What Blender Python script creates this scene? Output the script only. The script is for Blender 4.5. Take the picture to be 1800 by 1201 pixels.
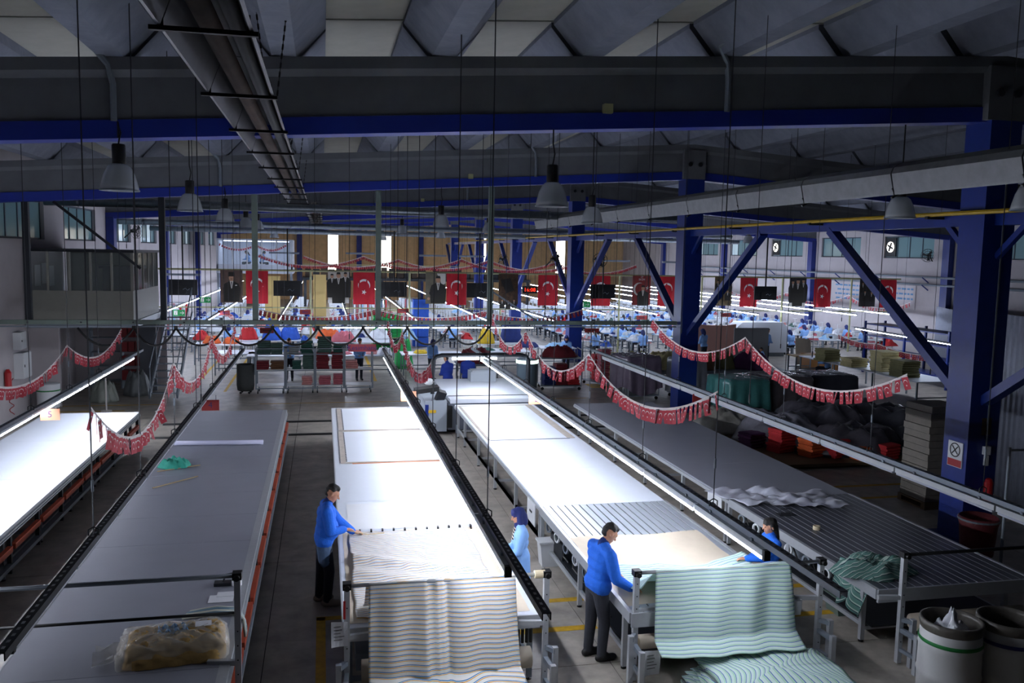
import bpy, math, random
import numpy as np
from mathutils import Vector, Matrix, Euler
random.seed(7); RNG = random.Random(11)
for _o in list(bpy.data.objects): bpy.data.objects.remove(_o)
SC = bpy.context.scene
COL = SC.collection
PI = math.pi
# ---------------------------------------------------------------- camera, world, exposure
CAMF, YAW, PIT, ROL = 1509.06, 0.217709, 0.102643, 0.0196303
def _cam():
    cy, sy, cp, sp = math.cos(YAW), math.sin(YAW), math.cos(PIT), math.sin(PIT)
    fw = Vector((sy*cp, cy*cp, -sp)); r0 = Vector((cy, -sy, 0)); u0 = r0.cross(fw)
    c, s = math.cos(ROL), math.sin(ROL)
    r = c*r0 + s*u0; u = -s*r0 + c*u0
    cd = bpy.data.cameras.new('camera'); cd.sensor_width = 36; cd.lens = CAMF/1800*36
    cd.clip_start = .05; cd.clip_end = 300
    o = bpy.data.objects.new('camera', cd); COL.objects.link(o)
    m = Matrix((r, u, -fw)).transposed().to_4x4(); m.translation = Vector((0, 0, 5.0))
    o.matrix_world = m; SC.camera = o
_cam()
SC.cycles.max_bounces = 4; SC.cycles.diffuse_bounces = 2; SC.cycles.glossy_bounces = 1; SC.cycles.transparent_max_bounces = 6; SC.cycles.transmission_bounces = 3
W = bpy.data.worlds.new('world'); SC.world = W; W.use_nodes = True
_bg = W.node_tree.nodes['Background']; _bg.inputs[0].default_value = (.55, .68, .8, 1); _bg.inputs[1].default_value = .55
SC.view_settings.view_transform = 'Standard'; SC.view_settings.look = 'None'
SC.view_settings.exposure = 0.0; SC.view_settings.gamma = 1.0; SC.view_settings.use_curve_mapping = False
LIT = 76.0      # radiance of the lit tubes over the cutting tables
FAR = 46.0      # radiance of the tubes over the sewing rows
# ---------------------------------------------------------------- helpers
def C(h):
    h = h.lstrip('#'); o = []
    for i in (0, 2, 4):
        c = int(h[i:i+2], 16)/255; o.append(c/12.92 if c <= .04045 else ((c+.055)/1.055)**2.4)
    return tuple(o)+(1,)
_M = {}
def M(name, col='#808080', rough=.5, metal=0, noise=0, ns=6, bump=0, bs=40, emit=0, alpha=1, trans=0, spec=.5, ecol=None, stretch=None):
    if name in _M: return _M[name]
    if alpha >= .9: alpha = 1
    m = bpy.data.materials.new(name); m.use_nodes = True; nt = m.node_tree; b = nt.nodes['Principled BSDF']
    c = C(col); b.inputs['Base Color'].default_value = c; b.inputs['Roughness'].default_value = rough
    b.inputs['Metallic'].default_value = metal; b.inputs['Specular IOR Level'].default_value = spec
    if trans: b.inputs['Transmission Weight'].default_value = trans; b.inputs['IOR'].default_value = 1.1
    if alpha < 1: b.inputs['Alpha'].default_value = alpha
    if emit:
        b.inputs['Emission Color'].default_value = C(ecol) if ecol else c; b.inputs['Emission Strength'].default_value = emit
    if noise or bump:
        tc = nt.nodes.new('ShaderNodeTexCoord'); src = tc.outputs['Object']
        if stretch:
            mp = nt.nodes.new('ShaderNodeMapping'); mp.inputs['Scale'].default_value = stretch
            nt.links.new(src, mp.inputs[0]); src = mp.outputs[0]
    if noise:
        n = nt.nodes.new('ShaderNodeTexNoise'); n.inputs['Scale'].default_value = ns; n.inputs['Detail'].default_value = 3
        n.inputs['Roughness'].default_value = .65; nt.links.new(src, n.inputs['Vector'])
        r = nt.nodes.new('ShaderNodeMapRange'); r.inputs[1].default_value = .3; r.inputs[2].default_value = .7
        r.inputs[3].default_value = 1-noise; r.inputs[4].default_value = 1+noise*.6; nt.links.new(n.outputs[0], r.inputs[0])
        x = nt.nodes.new('ShaderNodeMix'); x.data_type = 'RGBA'; x.blend_type = 'MULTIPLY'; x.inputs['Factor'].default_value = 1
        x.inputs['A'].default_value = c; nt.links.new(r.outputs[0], x.inputs['B']); nt.links.new(x.outputs['Result'], b.inputs['Base Color'])
    if bump:
        n2 = nt.nodes.new('ShaderNodeTexNoise'); n2.inputs['Scale'].default_value = bs; n2.inputs['Detail'].default_value = 2
        nt.links.new(src, n2.inputs['Vector'])
        bp = nt.nodes.new('ShaderNodeBump'); bp.inputs['Strength'].default_value = bump; bp.inputs['Distance'].default_value = .02
        nt.links.new(n2.outputs[0], bp.inputs['Height']); nt.links.new(bp.outputs[0], b.inputs['Normal'])
    _M[name] = m; return m
def stripes(name, per, stops, rough=.8):
    """woven stripes across the v direction of the cloth; stops = [(pos,colour)...] within one repeat of length per"""
    if name in _M: return _M[name]
    m = bpy.data.materials.new(name); m.use_nodes = True; nt = m.node_tree; b = nt.nodes['Principled BSDF']
    b.inputs['Roughness'].default_value = rough; b.inputs['Specular IOR Level'].default_value = .15
    uv = nt.nodes.new('ShaderNodeUVMap'); uv.uv_map = 'uv'; sp = nt.nodes.new('ShaderNodeSeparateXYZ'); nt.links.new(uv.outputs[0], sp.inputs[0])
    d = nt.nodes.new('ShaderNodeMath'); d.operation = 'DIVIDE'; d.inputs[1].default_value = per; nt.links.new(sp.outputs[1], d.inputs[0])
    f = nt.nodes.new('ShaderNodeMath'); f.operation = 'FRACT'; nt.links.new(d.outputs[0], f.inputs[0])
    cr = nt.nodes.new('ShaderNodeValToRGB'); cr.color_ramp.interpolation = 'CONSTANT'; e = cr.color_ramp.elements
    e[0].position = stops[0][0]; e[0].color = C(stops[0][1]); e[1].position = stops[1][0]; e[1].color = C(stops[1][1])
    for p, c in stops[2:]:
        q = e.new(p); q.color = C(c)
    nt.links.new(f.outputs[0], cr.inputs[0]); nt.links.new(cr.outputs[0], b.inputs['Base Color'])
    tr = nt.nodes.new('ShaderNodeBsdfTranslucent'); nt.links.new(cr.outputs[0], tr.inputs[0]); mx = nt.nodes.new('ShaderNodeMixShader'); mx.inputs[0].default_value = .28
    nt.links.new(b.outputs[0], mx.inputs[1]); nt.links.new(tr.outputs[0], mx.inputs[2]); nt.links.new(mx.outputs[0], nt.nodes['Material Output'].inputs[0])
    _M[name] = m; return m
class B:
    """collects faces and links them as one mesh object"""
    def __init__(s): s.v = []; s.f = []; s.m = []; s.uv = None
    def add(s, v, f, mi=0):
        n = len(s.v); s.v += [tuple(p) for p in v]; s.f += [tuple(i+n for i in q) for q in f]; s.m += [mi]*len(f); return s
    def bx(s, x0, x1, y0, y1, z0, z1, mi=0):
        return s.add([(x0,y0,z0),(x1,y0,z0),(x1,y1,z0),(x0,y1,z0),(x0,y0,z1),(x1,y0,z1),(x1,y1,z1),(x0,y1,z1)],
                     [(0,3,2,1),(4,5,6,7),(0,1,5,4),(1,2,6,5),(2,3,7,6),(3,0,4,7)], mi)
    def box(s, c, d, rot=None, mi=0):
        h = [x/2 for x in d]; R = Euler(rot).to_matrix() if rot else None; v = []
        for sz in (-1, 1):
            for sx, sy in ((-1,-1),(1,-1),(1,1),(-1,1)):
                p = Vector((sx*h[0], sy*h[1], sz*h[2]))
                if R: p = R @ p
                v.append(p+Vector(c))
        return s.add(v, [(0,3,2,1),(4,5,6,7),(0,1,5,4),(1,2,6,5),(2,3,7,6),(3,0,4,7)], mi)
    def bar(s, p, q, w, h, mi=0, up=(0,0,1)):
        p = Vector(p); q = Vector(q); d = (q-p).normalized(); u = Vector(up)
        if abs(d.dot(u)) > .98: u = Vector((0,1,0))
        x = d.cross(u).normalized(); u = x.cross(d); v = []
        for e in (p, q):
            for a, b in ((-1,-1),(1,-1),(1,1),(-1,1)): v.append(e+x*a*w/2+u*b*h/2)
        return s.add(v, [(0,3,2,1),(4,5,6,7),(0,1,5,4),(1,2,6,5),(2,3,7,6),(3,0,4,7)], mi)
    def tube(s, p, q, r, n=8, r2=None, mi=0, cap=True):
        return s.path([p, q], r, n, r2=r2, mi=mi, cap=cap)
    def path(s, pts, r, n=6, r2=None, mi=0, cap=True):
        P = [Vector(p) for p in pts]; v = []; f = []; k = len(P); x = None
        for i, p in enumerate(P):
            d = (P[min(i+1, k-1)]-P[max(i-1, 0)]).normalized()
            if x is None:
                u = Vector((0,0,1)) if abs(d.z) < .9 else Vector((1,0,0)); x = d.cross(u).normalized()
            else:
                x = (x-d*x.dot(d)); x = x.normalized() if x.length > 1e-6 else d.cross(Vector((.3,.9,.2))).normalized()
            y = d.cross(x); rr = r if r2 is None else r+(r2-r)*i/max(1, k-1)
            for j in range(n):
                a = 2*PI*j/n; v.append(p+x*math.cos(a)*rr+y*math.sin(a)*rr)
        for i in range(k-1):
            for j in range(n):
                a = i*n+j; b = i*n+(j+1) % n; f.append((a, b, b+n, a+n))
        if cap: f.append(tuple(range(n-1, -1, -1))); f.append(tuple(range((k-1)*n, k*n)))
        return s.add(v, f, mi)
    def lathe(s, prof, n=16, c=(0,0,0), mi=0, cap=True):
        v = []; f = []; k = len(prof)
        for r, z in prof:
            for j in range(n):
                a = 2*PI*j/n; v.append((c[0]+r*math.cos(a), c[1]+r*math.sin(a), c[2]+z))
        for i in range(k-1):
            for j in range(n):
                a = i*n+j; b = i*n+(j+1) % n; f.append((a, b, b+n, a+n))
        if cap: f.append(tuple(range(n-1, -1, -1))); f.append(tuple(range((k-1)*n, k*n)))
        return s.add(v, f, mi)
    def ext(s, poly, ax, t0, t1, mi=0):
        def P(a, b, t): return {'x': (t, a, b), 'y': (a, t, b), 'z': (a, b, t)}[ax]
        n = len(poly); v = [P(a, b, t0) for a, b in poly]+[P(a, b, t1) for a, b in poly]
        f = [tuple(range(n)), tuple(range(2*n-1, n-1, -1))]+[(i, (i+1) % n, (i+1) % n+n, i+n) for i in range(n)]
        return s.add(v, f, mi)
    def ball(s, c, r, n=10, k=6, mi=0):
        if not hasattr(r, '__len__'): r = (r, r, r)
        v = [(c[0], c[1], c[2]-r[2])]; f = []
        for i in range(1, k):
            t = PI*i/k
            for j in range(n):
                a = 2*PI*j/n; v.append((c[0]+r[0]*math.sin(t)*math.cos(a), c[1]+r[1]*math.sin(t)*math.sin(a), c[2]-r[2]*math.cos(t)))
        v.append((c[0], c[1], c[2]+r[2])); L = len(v)-1
        for j in range(n): f.append((0, 1+(j+1) % n, 1+j))
        for i in range(k-2):
            for j in range(n):
                a = 1+i*n+j; b = 1+i*n+(j+1) % n; f.append((a, b, b+n, a+n))
        for j in range(n): f.append((L, L-n+j, L-n+(j+1) % n))
        return s.add(v, f, mi)
    def grid(s, nu, nv, fn, mi=0, uvfn=None, thick=0):
        """fn(u,v)->point for u,v in 0..1"""
        v = []; uv = []; f = []
        for i in range(nu+1):
            for j in range(nv+1):
                v.append(fn(i/nu, j/nv)); uv.append(uvfn(i/nu, j/nv) if uvfn else (0, 0))
        for i in range(nu):
            for j in range(nv):
                a = i*(nv+1)+j; f.append((a, a+nv+1, a+nv+2, a+1))
        if uvfn:
            if s.uv is None: s.uv = [(0, 0)]*len(s.v)
            s.uv += uv
        s.add(v, f, mi)
        if s.uv is not None and not uvfn: s.uv += [(0, 0)]*len(v)
        return s
    def mesh(s, name, mats, smooth=False):
        me = bpy.data.meshes.new(name); me.from_pydata(s.v, [], s.f)
        for m in (mats if isinstance(mats, (list, tuple)) else [mats]): me.materials.append(m)
        if any(s.m): me.polygons.foreach_set('material_index', s.m)
        if smooth: me.polygons.foreach_set('use_smooth', [True]*len(s.f))
        if s.uv is not None:
            l = me.uv_layers.new(name='uv'); a = []
            for lp in me.loops: a += s.uv[lp.vertex_index]
            l.data.foreach_set('uv', a)
        me.update(); return me
    def ob(s, name, mats, parent=None, smooth=False, loc=None, rz=0):
        return place(name, s.mesh(name, mats, smooth), parent, loc, rz)
def place(name, me, parent=None, loc=None, rz=0, rot=None, sc=None):
    o = bpy.data.objects.new(name, me); COL.objects.link(o)
    if loc is not None: o.location = loc
    if rot: o.rotation_euler = rot
    elif rz: o.rotation_euler = (0, 0, rz)
    if sc: o.scale = sc if hasattr(sc, '__len__') else (sc,)*3
    if parent: o.parent = parent
    return o
def tag(o, label=None, cat=None, group=None, kind=None):
    if label: o['label'] = label
    if cat: o['category'] = cat
    if group: o['group'] = group
    if kind: o['kind'] = kind
    return o
def thing(name, label=None, cat=None, loc=(0,0,0), rz=0, group=None, kind=None):
    return tag(place(name, None, None, loc, rz), label, cat, group, kind)
def copy_tree(o, label=None, loc=None, rz=None, sc=None, group=None):
    c = o.copy(); COL.objects.link(c)
    for ch in o.children:
        d = ch.copy(); COL.objects.link(d); d.parent = c
        for g in ch.children:
            e = g.copy(); COL.objects.link(e); e.parent = d
    if loc is not None: c.location = loc
    if rz is not None: c.rotation_euler = (0, 0, rz)
    if sc: c.scale = (sc,)*3
    if label: c['label'] = label
    if group: c['group'] = group
    return c
def solid(o, t, off=0):
    m = o.modifiers.new('thickness', 'SOLIDIFY'); m.thickness = t; m.offset = off; return o
def text(name, s, mat, parent, loc, size, rot=(PI/2, 0, 0), align='CENTER'):
    cu = bpy.data.curves.new(name, 'FONT'); cu.body = s; cu.size = size; cu.align_x = align; cu.align_y = 'CENTER'; cu.extrude = .001; cu.resolution_u = 2
    tmp = bpy.data.objects.new(name, cu); COL.objects.link(tmp)
    me = bpy.data.meshes.new_from_object(tmp.evaluated_get(bpy.context.evaluated_depsgraph_get())); bpy.data.objects.remove(tmp); me.materials.clear(); me.materials.append(mat)
    return place(name, me, parent, loc, rot=rot)
def nz(x, y, s=1.0, seed=0.0):
    return (math.sin(x*2.1*s+seed)*math.cos(y*1.7*s+seed*1.3)+.5*math.sin(x*4.7*s+y*3.1*s+seed*2)+.3*math.sin(x*9.1*s-y*7.7*s+seed*3))/1.8
def nth(k):
    a = ['first','second','third','fourth','fifth','sixth','seventh','eighth','ninth','tenth','eleventh','twelfth','thirteenth','fourteenth','fifteenth','sixteenth','seventeenth','eighteenth','nineteenth','twentieth']
    return a[k] if k < 20 else ('twenty '+a[k-20] if k < 29 else ('thirtieth' if k == 29 else 'thirty '+a[k-30]))
# ---------------------------------------------------------------- materials
m_conc = M('floor concrete', '#a49d93', .4, noise=.34, ns=2.3, bump=.1, bs=70)
m_joint = M('floor joint', '#2b2826', .9)
m_yel = M('yellow floor paint', '#c59a1c', .6, noise=.25, ns=9)
m_rib = M('roof concrete', '#787d8b', .85, noise=.16, ns=3, bump=.1, bs=30)
m_panel = M('roof panel cream', '#b4b3a8', .85, noise=.08, ns=2)
m_beam = M('beam concrete', '#686b70', .85, noise=.15, ns=1.5, bump=.06)
m_blue = M('blue steel paint', '#122c7c', .38, noise=.12, ns=4)
m_blued = M('blue beam paint', '#1b3094', .4)
m_wall = M('wall white', '#b5afb2', .85, noise=.07, ns=1.2)
m_wallw = M('wall cream brick', '#e2bf8e', .85, noise=.12, ns=2.5)
m_alu = M('aluminium', '#b4b8bd', .4, .3, noise=.06, ns=12)
m_galv = M('galvanised duct', '#8a939c', .38, .85, noise=.18, ns=7)
m_steel = M('grey painted steel', '#7f8892', .45, .2, noise=.06)
m_postg = M('grey green post', '#6c7a72', .55, noise=.08)
m_dark = M('dark steel', '#23272d', .5, .3)
m_blk = M('black plastic', '#0e0f11', .45)
m_rub = M('black cable', '#111113', .6)
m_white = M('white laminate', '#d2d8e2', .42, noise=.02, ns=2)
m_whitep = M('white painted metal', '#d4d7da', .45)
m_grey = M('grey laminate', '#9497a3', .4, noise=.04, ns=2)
m_orange = M('orange steel', '#b2492e', .5, noise=.15)
m_lit = M('lit tube', '#eef2ff', .5, emit=LIT, ecol='#eaf0ff')
m_off = M('unlit tube', '#c9cedb', .4)
m_far = M('lit sewing tube', '#eef2ff', .5, emit=FAR, ecol='#dfe9ff')
m_red = M('red flag cloth', '#c0182a', .75, noise=.08, ns=5)
m_redb = M('red bunting cloth', '#b8303f', .7)
m_fw = M('white print', '#ece4e2', .7)
m_cable = M('steel wire', '#3a3c40', .5, .6)
m_glass = M('window glass', '#6f8f96', .12, emit=.055, ecol='#86a9b5')
m_glassb = M('sunlit window', '#ffffff', .3, emit=5, ecol='#fff6e6')
m_clear = M('office glass', '#b8c4c4', .08, alpha=.14)
m_frame = M('window frame', '#2a3c4c', .5)
m_cream = M('cream painted steel', '#a8a87c', .5, noise=.06)
m_skin = M('skin', '#b98468', .55, noise=.04)
m_eye = M('eye', '#3a2a22', .3)
m_hair = M('dark hair', '#15110f', .6, bump=.4, bs=120)
m_fleece = M('blue fleece', '#1a64d2', .9, noise=.08, ns=25, bump=.25, bs=60)
m_lblue = M('light blue uniform', '#86b2ec', .85, noise=.05, bump=.12, bs=25)
m_jean = M('dark jeans', '#1d2230', .85, noise=.12, ns=20, bump=.2, bs=40)
m_jeanb = M('faded jeans', '#4d6484', .85, noise=.2, ns=12, bump=.2, bs=40)
m_trou = M('charcoal trousers', '#33353d', .85, noise=.1, ns=20, bump=.2, bs=40)
m_shoe = M('grey shoe', '#8d8478', .7)
m_shoeb = M('black shoe', '#121214', .6)
m_navy = M('navy headscarf', '#15225e', .8, noise=.06, bump=.2, bs=25)
m_paper = M('kraft paper', '#cfc2ae', .8, noise=.06, ns=3)
m_wpaper = M('white paper', '#e6e8ee', .7)
m_film = M('plastic film', '#cfd4de', .22, alpha=.42, bump=.5, bs=14)
m_filmt = M('clear plastic bag', '#f4f2ea', .12, alpha=.3, bump=1.0, bs=11)
# ---------------------------------------------------------------- the hall
XL, XR, XC, YE = -8.7, 31.5, 11.4, 88.0
YB = [13.15+12.65*k for k in range(6)]            # beam lines
SL = .067
def ztop(x): return 8.5-SL*abs(x-XC)
def floor():
    f = B().bx(XL, XR, -3, YE, -.12, -.012).ob('floor', m_joint); tag(f, kind='structure')
    xs = [XL+.02, -4.9, -.72, 3.45, 7.6, 11.8, 16.0, 20.2, 24.4, 28.6, XR-.02]; ys = [-2.9+4.17*k for k in range(9)]+[YE-.02]
    for i in range(len(xs)-1):
        for j in range(len(ys)-1):
            B().bx(xs[i]+.006, xs[i+1]-.006, ys[j]+.006, ys[j+1]-.006, -.012, 0).ob('slab', m_conc, f)
    def mk(x0, x1, y0, y1): B().bx(x0, x1, y0, y1, .0005, .003).ob('painted_line', m_yel, f)
    for a in [(-.1,.02,6.5,11.55),(-.1,.25,11.44,11.56),(2.45,3.75,11.5,11.63),(2.42,3.6,10.56,10.70),(5.75,7.3,10.45,10.58),(5.75,7.2,11.42,11.55),
              (9.3,13.4,16.5,16.62),(9.3,13.0,15.6,15.72),(-8.2,-5.9,27.6,27.7),(-8.2,-5,28.6,28.68),(-4.6,-4.5,31,60),(-3.4,-3.3,31,60),
              (1.9,2.02,33,60),(2.9,3.0,33,60),(9.9,10.6,30.6,31.6),(-2,9,28.4,28.47),(7.2,7.3,5,8.6),(9.8,9.9,12,23)]: mk(*a)
    for y in (25.3, 23.5):
        tag(B().ext([(y-.09,0),(y-.05,.035),(y+.05,.035),(y+.09,0)], 'x', -4.4, 9.6).ob('cable_cover', m_blk),
            'black cable cover strip across the floor, %s the ends of the cutting tables' % ('further from' if y > 24 else 'closest to'), 'cable cover')
floor()
WIN = [26.1+6.37*k for k in range(6)]
def wall(side):
    x0, x1 = (XL-.3, XL) if side == 'left' else (XR, XR+.3)
    w = B(); z0, z1 = 5.14, 6.36
    w.bx(x0, x1, -3, YE, 0, z0).bx(x0, x1, -3, YE, z1, 8.6)
    ys = [-3.0]
    wins = [13.4, 19.7]+WIN+[64.4, 70.8] if side == 'left' else [20.8, 27.1, 33.4]+[39.75+6.37*k for k in range(5)]
    for y in wins: ys += [y, y+4.15]
    ys.append(YE)
    for i in range(0, len(ys), 2): w.bx(x0, x1, ys[i], ys[i+1], z0, z1)
    o = w.ob('wall_'+side, m_wall); tag(o, kind='structure')
    for i, y in enumerate(wins):
        t = thing('window_%d' % (i+1 if side == 'left' else i+20), kind='structure', loc=((x0+x1)/2, y, z0))
        fr = B(); n = 4; s = 1 if side == 'left' else -1
        for k in range(n+1): fr.bx(-.04, .04, max(0, k*4.15/n-.03), min(4.15, k*4.15/n+.03), 0, z1-z0)
        fr.bx(-.04, .04, 0, 4.15, 0, .06).bx(-.04, .04, 0, 4.15, z1-z0-.06, z1-z0)
        fr.ob('frame', m_frame, t)
        for k in range(n):
            g = B().bx(-.012, .012, k*4.15/n+.03, (k+1)*4.15/n-.03, .06, z1-z0-.06)
            bright = (side == 'left' and i > 3 and k in (0, 2)) or (side == 'right' and k == 3 and i > 4)
            g.ob('pane', m_glassm if bright else m_glass, t)
        if side == 'right' and i in (3, 5):       # wall fan set into the first light of the window
            B().bx(-.09, .05, .1+3.1, 1.0+3.1, .08, z1-z0-.08).ob('fan_panel', m_dark, t)
            B().lathe([(.01,0),(.3,0),(.3,.02),(.01,.02)], 20).ob('fan_opening', m_glassb, t, loc=(-.1, 3.65, .62)).rotation_euler = (0, -PI/2, 0)
            b = B()
            for q in range(4):
                a = q*PI/2+.4; b.bar((-.125, 3.65, .62), (-.125, 3.65+.27*math.cos(a), .62+.27*math.sin(a)), .14, .01, up=(1,0,.2))
            b.ob('fan_blades', m_dark, t)
m_glassm = M('brighter window glass', '#9fb2b8', .12, emit=.5, ecol='#bcd2e2')
wall('left'); wall('right')
w = B().bx(XL-.3, XR+.3, YE, YE+.3, 0, 8.8).ob('wall_back', m_wallw); tag(w, kind='structure')
w = B().bx(XL-.3, XR+.3, -3.3, -3, 0, 8.8).ob('wall_front', M('dark wall','#2e3036',.9)); tag(w, kind='structure')
for i, (x0, x1) in enumerate(((.5,1.5),(5.65,6.75),(15.7,16.5),(24,25))):
    t = thing('window_%d' % (40+i), kind='structure', loc=(x0, YE-.03, 3.0))
    B().bx(0, x1-x0, -.02, .02, 0, 3.7).ob('pane', m_glassb, t)
    B().bx(-.06, 0, -.04, .04, 0, 3.7).bx(x1-x0, x1-x0+.06, -.04, .04, 0, 3.7).ob('frame', m_frame, t)
for i, x in enumerate((-2.5, 3.3, 9.5, 13)):
    tag(B().bx(x, x+.5, YE-.4, YE-.02, 0, 7.4).ob('wall_column', m_blue), 'blue steel column against the cream end wall, number %s from the left' % ('one','two','three','four')[i], 'column')
# roof: folded concrete ribs on the beams with cream panels between
def roof():
    c = thing('ceiling', kind='structure')
    L = 12.5; sec = [(-.17,0),(.17,0),(.58,.46),(.58,.62),(.46,.62),(.12,.12),(-.12,.12),(-.46,.62),(-.58,.62),(-.58,.46)]
    rib = B().ext(sec, 'y', 0, L)
    rm = rib.mesh('roof_rib', m_rib); s = 2.28
    pm = {}
    for sg in (-1, 1):
        w = s-1.16+.16
        pm[sg] = B().ext([(-w/2, -.02+sg*SL*-w/2), (w/2, -.02+sg*SL*w/2), (w/2, .03+sg*SL*w/2), (-w/2, .03-sg*SL*w/2)], 'y', -.04, L+.04).mesh('roof_panel', m_panel)
    for j in range(-1, 7):
        y = 13.15+12.65*(j-1)+.08
        if y > YE-2: continue
        for k in range(-5, 14):
            x = 1.75+s*k
            if not XL-.2 < x < XR: continue
            if j < 0 and y+L < 0: continue
            place('roof_rib', rm, c, (x, y, ztop(x)+.01))
            xm = x+s/2
            if xm < XR: place('roof_panel', pm[1 if xm < XC else -1], c, (xm, y, ztop(xm)+.60))
    for sg in (0, 1):
        x0, x1 = (XL-.3, XC) if not sg else (XC, XR+.3)
        B().add([(x0,-13,ztop(x0)+.95),(x1,-13,ztop(x1)+.95),(x1,YE,ztop(x1)+.95),(x0,YE,ztop(x0)+.95),
                 (x0,-13,ztop(x0)+1.1),(x1,-13,ztop(x1)+1.1),(x1,YE,ztop(x1)+1.1),(x0,YE,ztop(x0)+1.1)],
                [(0,3,2,1),(4,5,6,7),(0,1,5,4),(1,2,6,5),(2,3,7,6),(3,0,4,7)]).ob('roof_deck', m_panel, c)
roof()
def stations(sec, xs):
    b = B(); n = len(sec); v = []
    for x in xs:
        for y, z in sec: v.append((x, y, ztop(x)+z))
    f = [tuple(range(n)), tuple(range(len(v)-1, len(v)-n-1, -1))]
    for i in range(len(xs)-1):
        for j in range(n): a = i*n+j; d = i*n+(j+1) % n; f.append((a, a+n, d+n, d))
    return b.add(v, f)
ORD = ['nearest', 'second', 'third', 'fourth', 'fifth', 'farthest']
def beams():
    sec = [(-.16,-.85),(-.16,-.26),(-.26,-.17),(-.26,0),(.26,0),(.26,-.17),(.16,-.26),(.16,-.85)]
    low = [(-.19,-1.08),(-.19,-.83),(.19,-.83),(.19,-1.08)]
    wm = stations(sec, (XL, XC, XR)).mesh('web', m_beam); lm = stations(low, (XL, XC, XR)).mesh('lower_chord', m_blued)
    for i, y in enumerate(YB):
        t = thing('roof_beam', 'grey gable roof beam with blue lower edge, %s of the beams from the camera' % ORD[i], 'beam', (0, y, 0), group='roof beams')
        place('web', wm, t); place('lower_chord', lm, t)
        if i < 4:
            for k, x in enumerate((-2.8, 6.3)):
                z = ztop(x); B().path([(x-.25, -3.2+k*.2, z+.55-.05), (x-.22, -.35, z+.12), (x-.05, -.24, z-.1), (x, -.2, z-.35), (x, -.2, z-.85)], .045, 8).ob('drain_pipe', m_steel, t)
            B().box((4.3, -.22, ztop(4.3)-.78), (.14,.12,.14)).ob('junction_box', m_cream, t)
beams()
def columns():
    for i, y in enumerate(YB):
        t = thing('steel_column', 'blue steel column under the roof ridge, %s of the row from the camera' % ORD[i], 'column', (XC, y, 0), group='ridge columns')
        zt = ztop(XC)-1.08
        b = B().bx(-.2, .3, -.3, .3, 0, zt); b.bx(-.26, -.2, -.3, .3, 0, zt).bx(.3, .36, -.3, .3, 0, zt)
        b.ob('shaft', m_blue, t)
        B().bx(-.4, .4, -.4, .4, 0, .03).ob('base_plate', m_blue, t)
        B().bx(-.36, .36, -.32, .32, zt, zt+.9).ob('head_block', m_beam, t)
        B().lathe([(.07,0),(.07,.05)], 10).ob('bolt', m_dark, t, loc=(-.17,-.33,zt+.45)).rotation_euler = (PI/2,0,0)
        B().lathe([(.07,0),(.07,.05)], 10).ob('bolt', m_dark, t, loc=(.17,-.33,zt+.45)).rotation_euler = (PI/2,0,0)
        for s in (-1, 1):
            B().bar((.05, s*.28, 2.55), (.05, s*4.75, 5.66), .22, .16).ob('diagonal_brace', m_blue, t)
            B().bar((.05, s*.3, 5.1), (.05, s*.95, 5.68), .1, .1).ob('knee_brace', m_blue, t)
        if i == 0:
            B().path([(.1,-.33,6.9),(.1,-.33,1.75)], .016, 6).ob('conduit', m_steel, t)
            B().bx(.05,.16,-.38,-.3,1.6,1.75).bx(.09,.15,-.36,-.3,1.4,1.58).ob('switch_box', m_whitep, t)
            s_ = B().bx(-.285,-.262,-.22,.14,1.32,1.78).ob('warning_sign', m_whitep, t)
            B().bx(-.288,-.285,-.21,.13,1.33,1.46).ob('red_band', M('sign red','#a02028',.5), s_)
            B().lathe([(.11,0),(.13,0),(.13,.004),(.11,.004)], 20, cap=False).ob('ring', m_blk, s_, loc=(-.289,-.04,1.63)).rotation_euler=(0,-PI/2,0)
            B().bar((-.29,-.11,1.56),(-.29,.03,1.7),.02,.004,up=(1,0,0)).bar((-.29,.03,1.56),(-.29,-.11,1.7),.02,.004,up=(1,0,0)).ob('cross', m_blk, s_)
            B().bx(.0,.2,-.305,-.3,1.95,2.25).ob('notice', M('notice brown','#4a3a28',.6), t)
            tag(B().lathe([(.02,0),(.075,.01),(.075,.36),(.05,.42),(.02,.44)], 12).ob('fire_extinguisher', M('extinguisher red','#a81c22',.35), loc=(XC+.15, y-.4, .75)), 'red fire extinguisher hung on the nearest blue column', 'extinguisher')
columns()
for sx, nm in ((XL+.02, 'left'), (XR-.32, 'right')):
    for i, y in enumerate(YB[1:], 1):
        if nm == 'left' and i == 1: continue
        tag(B().bx(sx, sx+.3, y-.25, y+.25, 0, ztop(sx)-1.0).ob('wall_column', m_blue), 'blue steel column against the %s window wall, under the %s roof beam' % (nm, ORD[i]), 'column', 'wall columns')
tag(B().bar((XC+.05,-3,5.74),(XC+.05,80,5.74),.2,.2).ob('tie_beam', m_blue), 'long blue beam running through the row of ridge columns', 'beam')
gp = thing('gas_pipe', 'yellow gas pipe running on top of the long blue tie beam', 'pipe')
B().tube((XC-.35,-2,5.86),(XC-.35,70,5.86),.04,8).ob('pipe', M('gas yellow','#b08f10',.45,noise=.15), gp)
for y in range(2, 60, 4): B().bx(XC-.41,XC-.0,y+.1,y+.18,5.78,5.83).ob('clamp', m_dark, gp)
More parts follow.
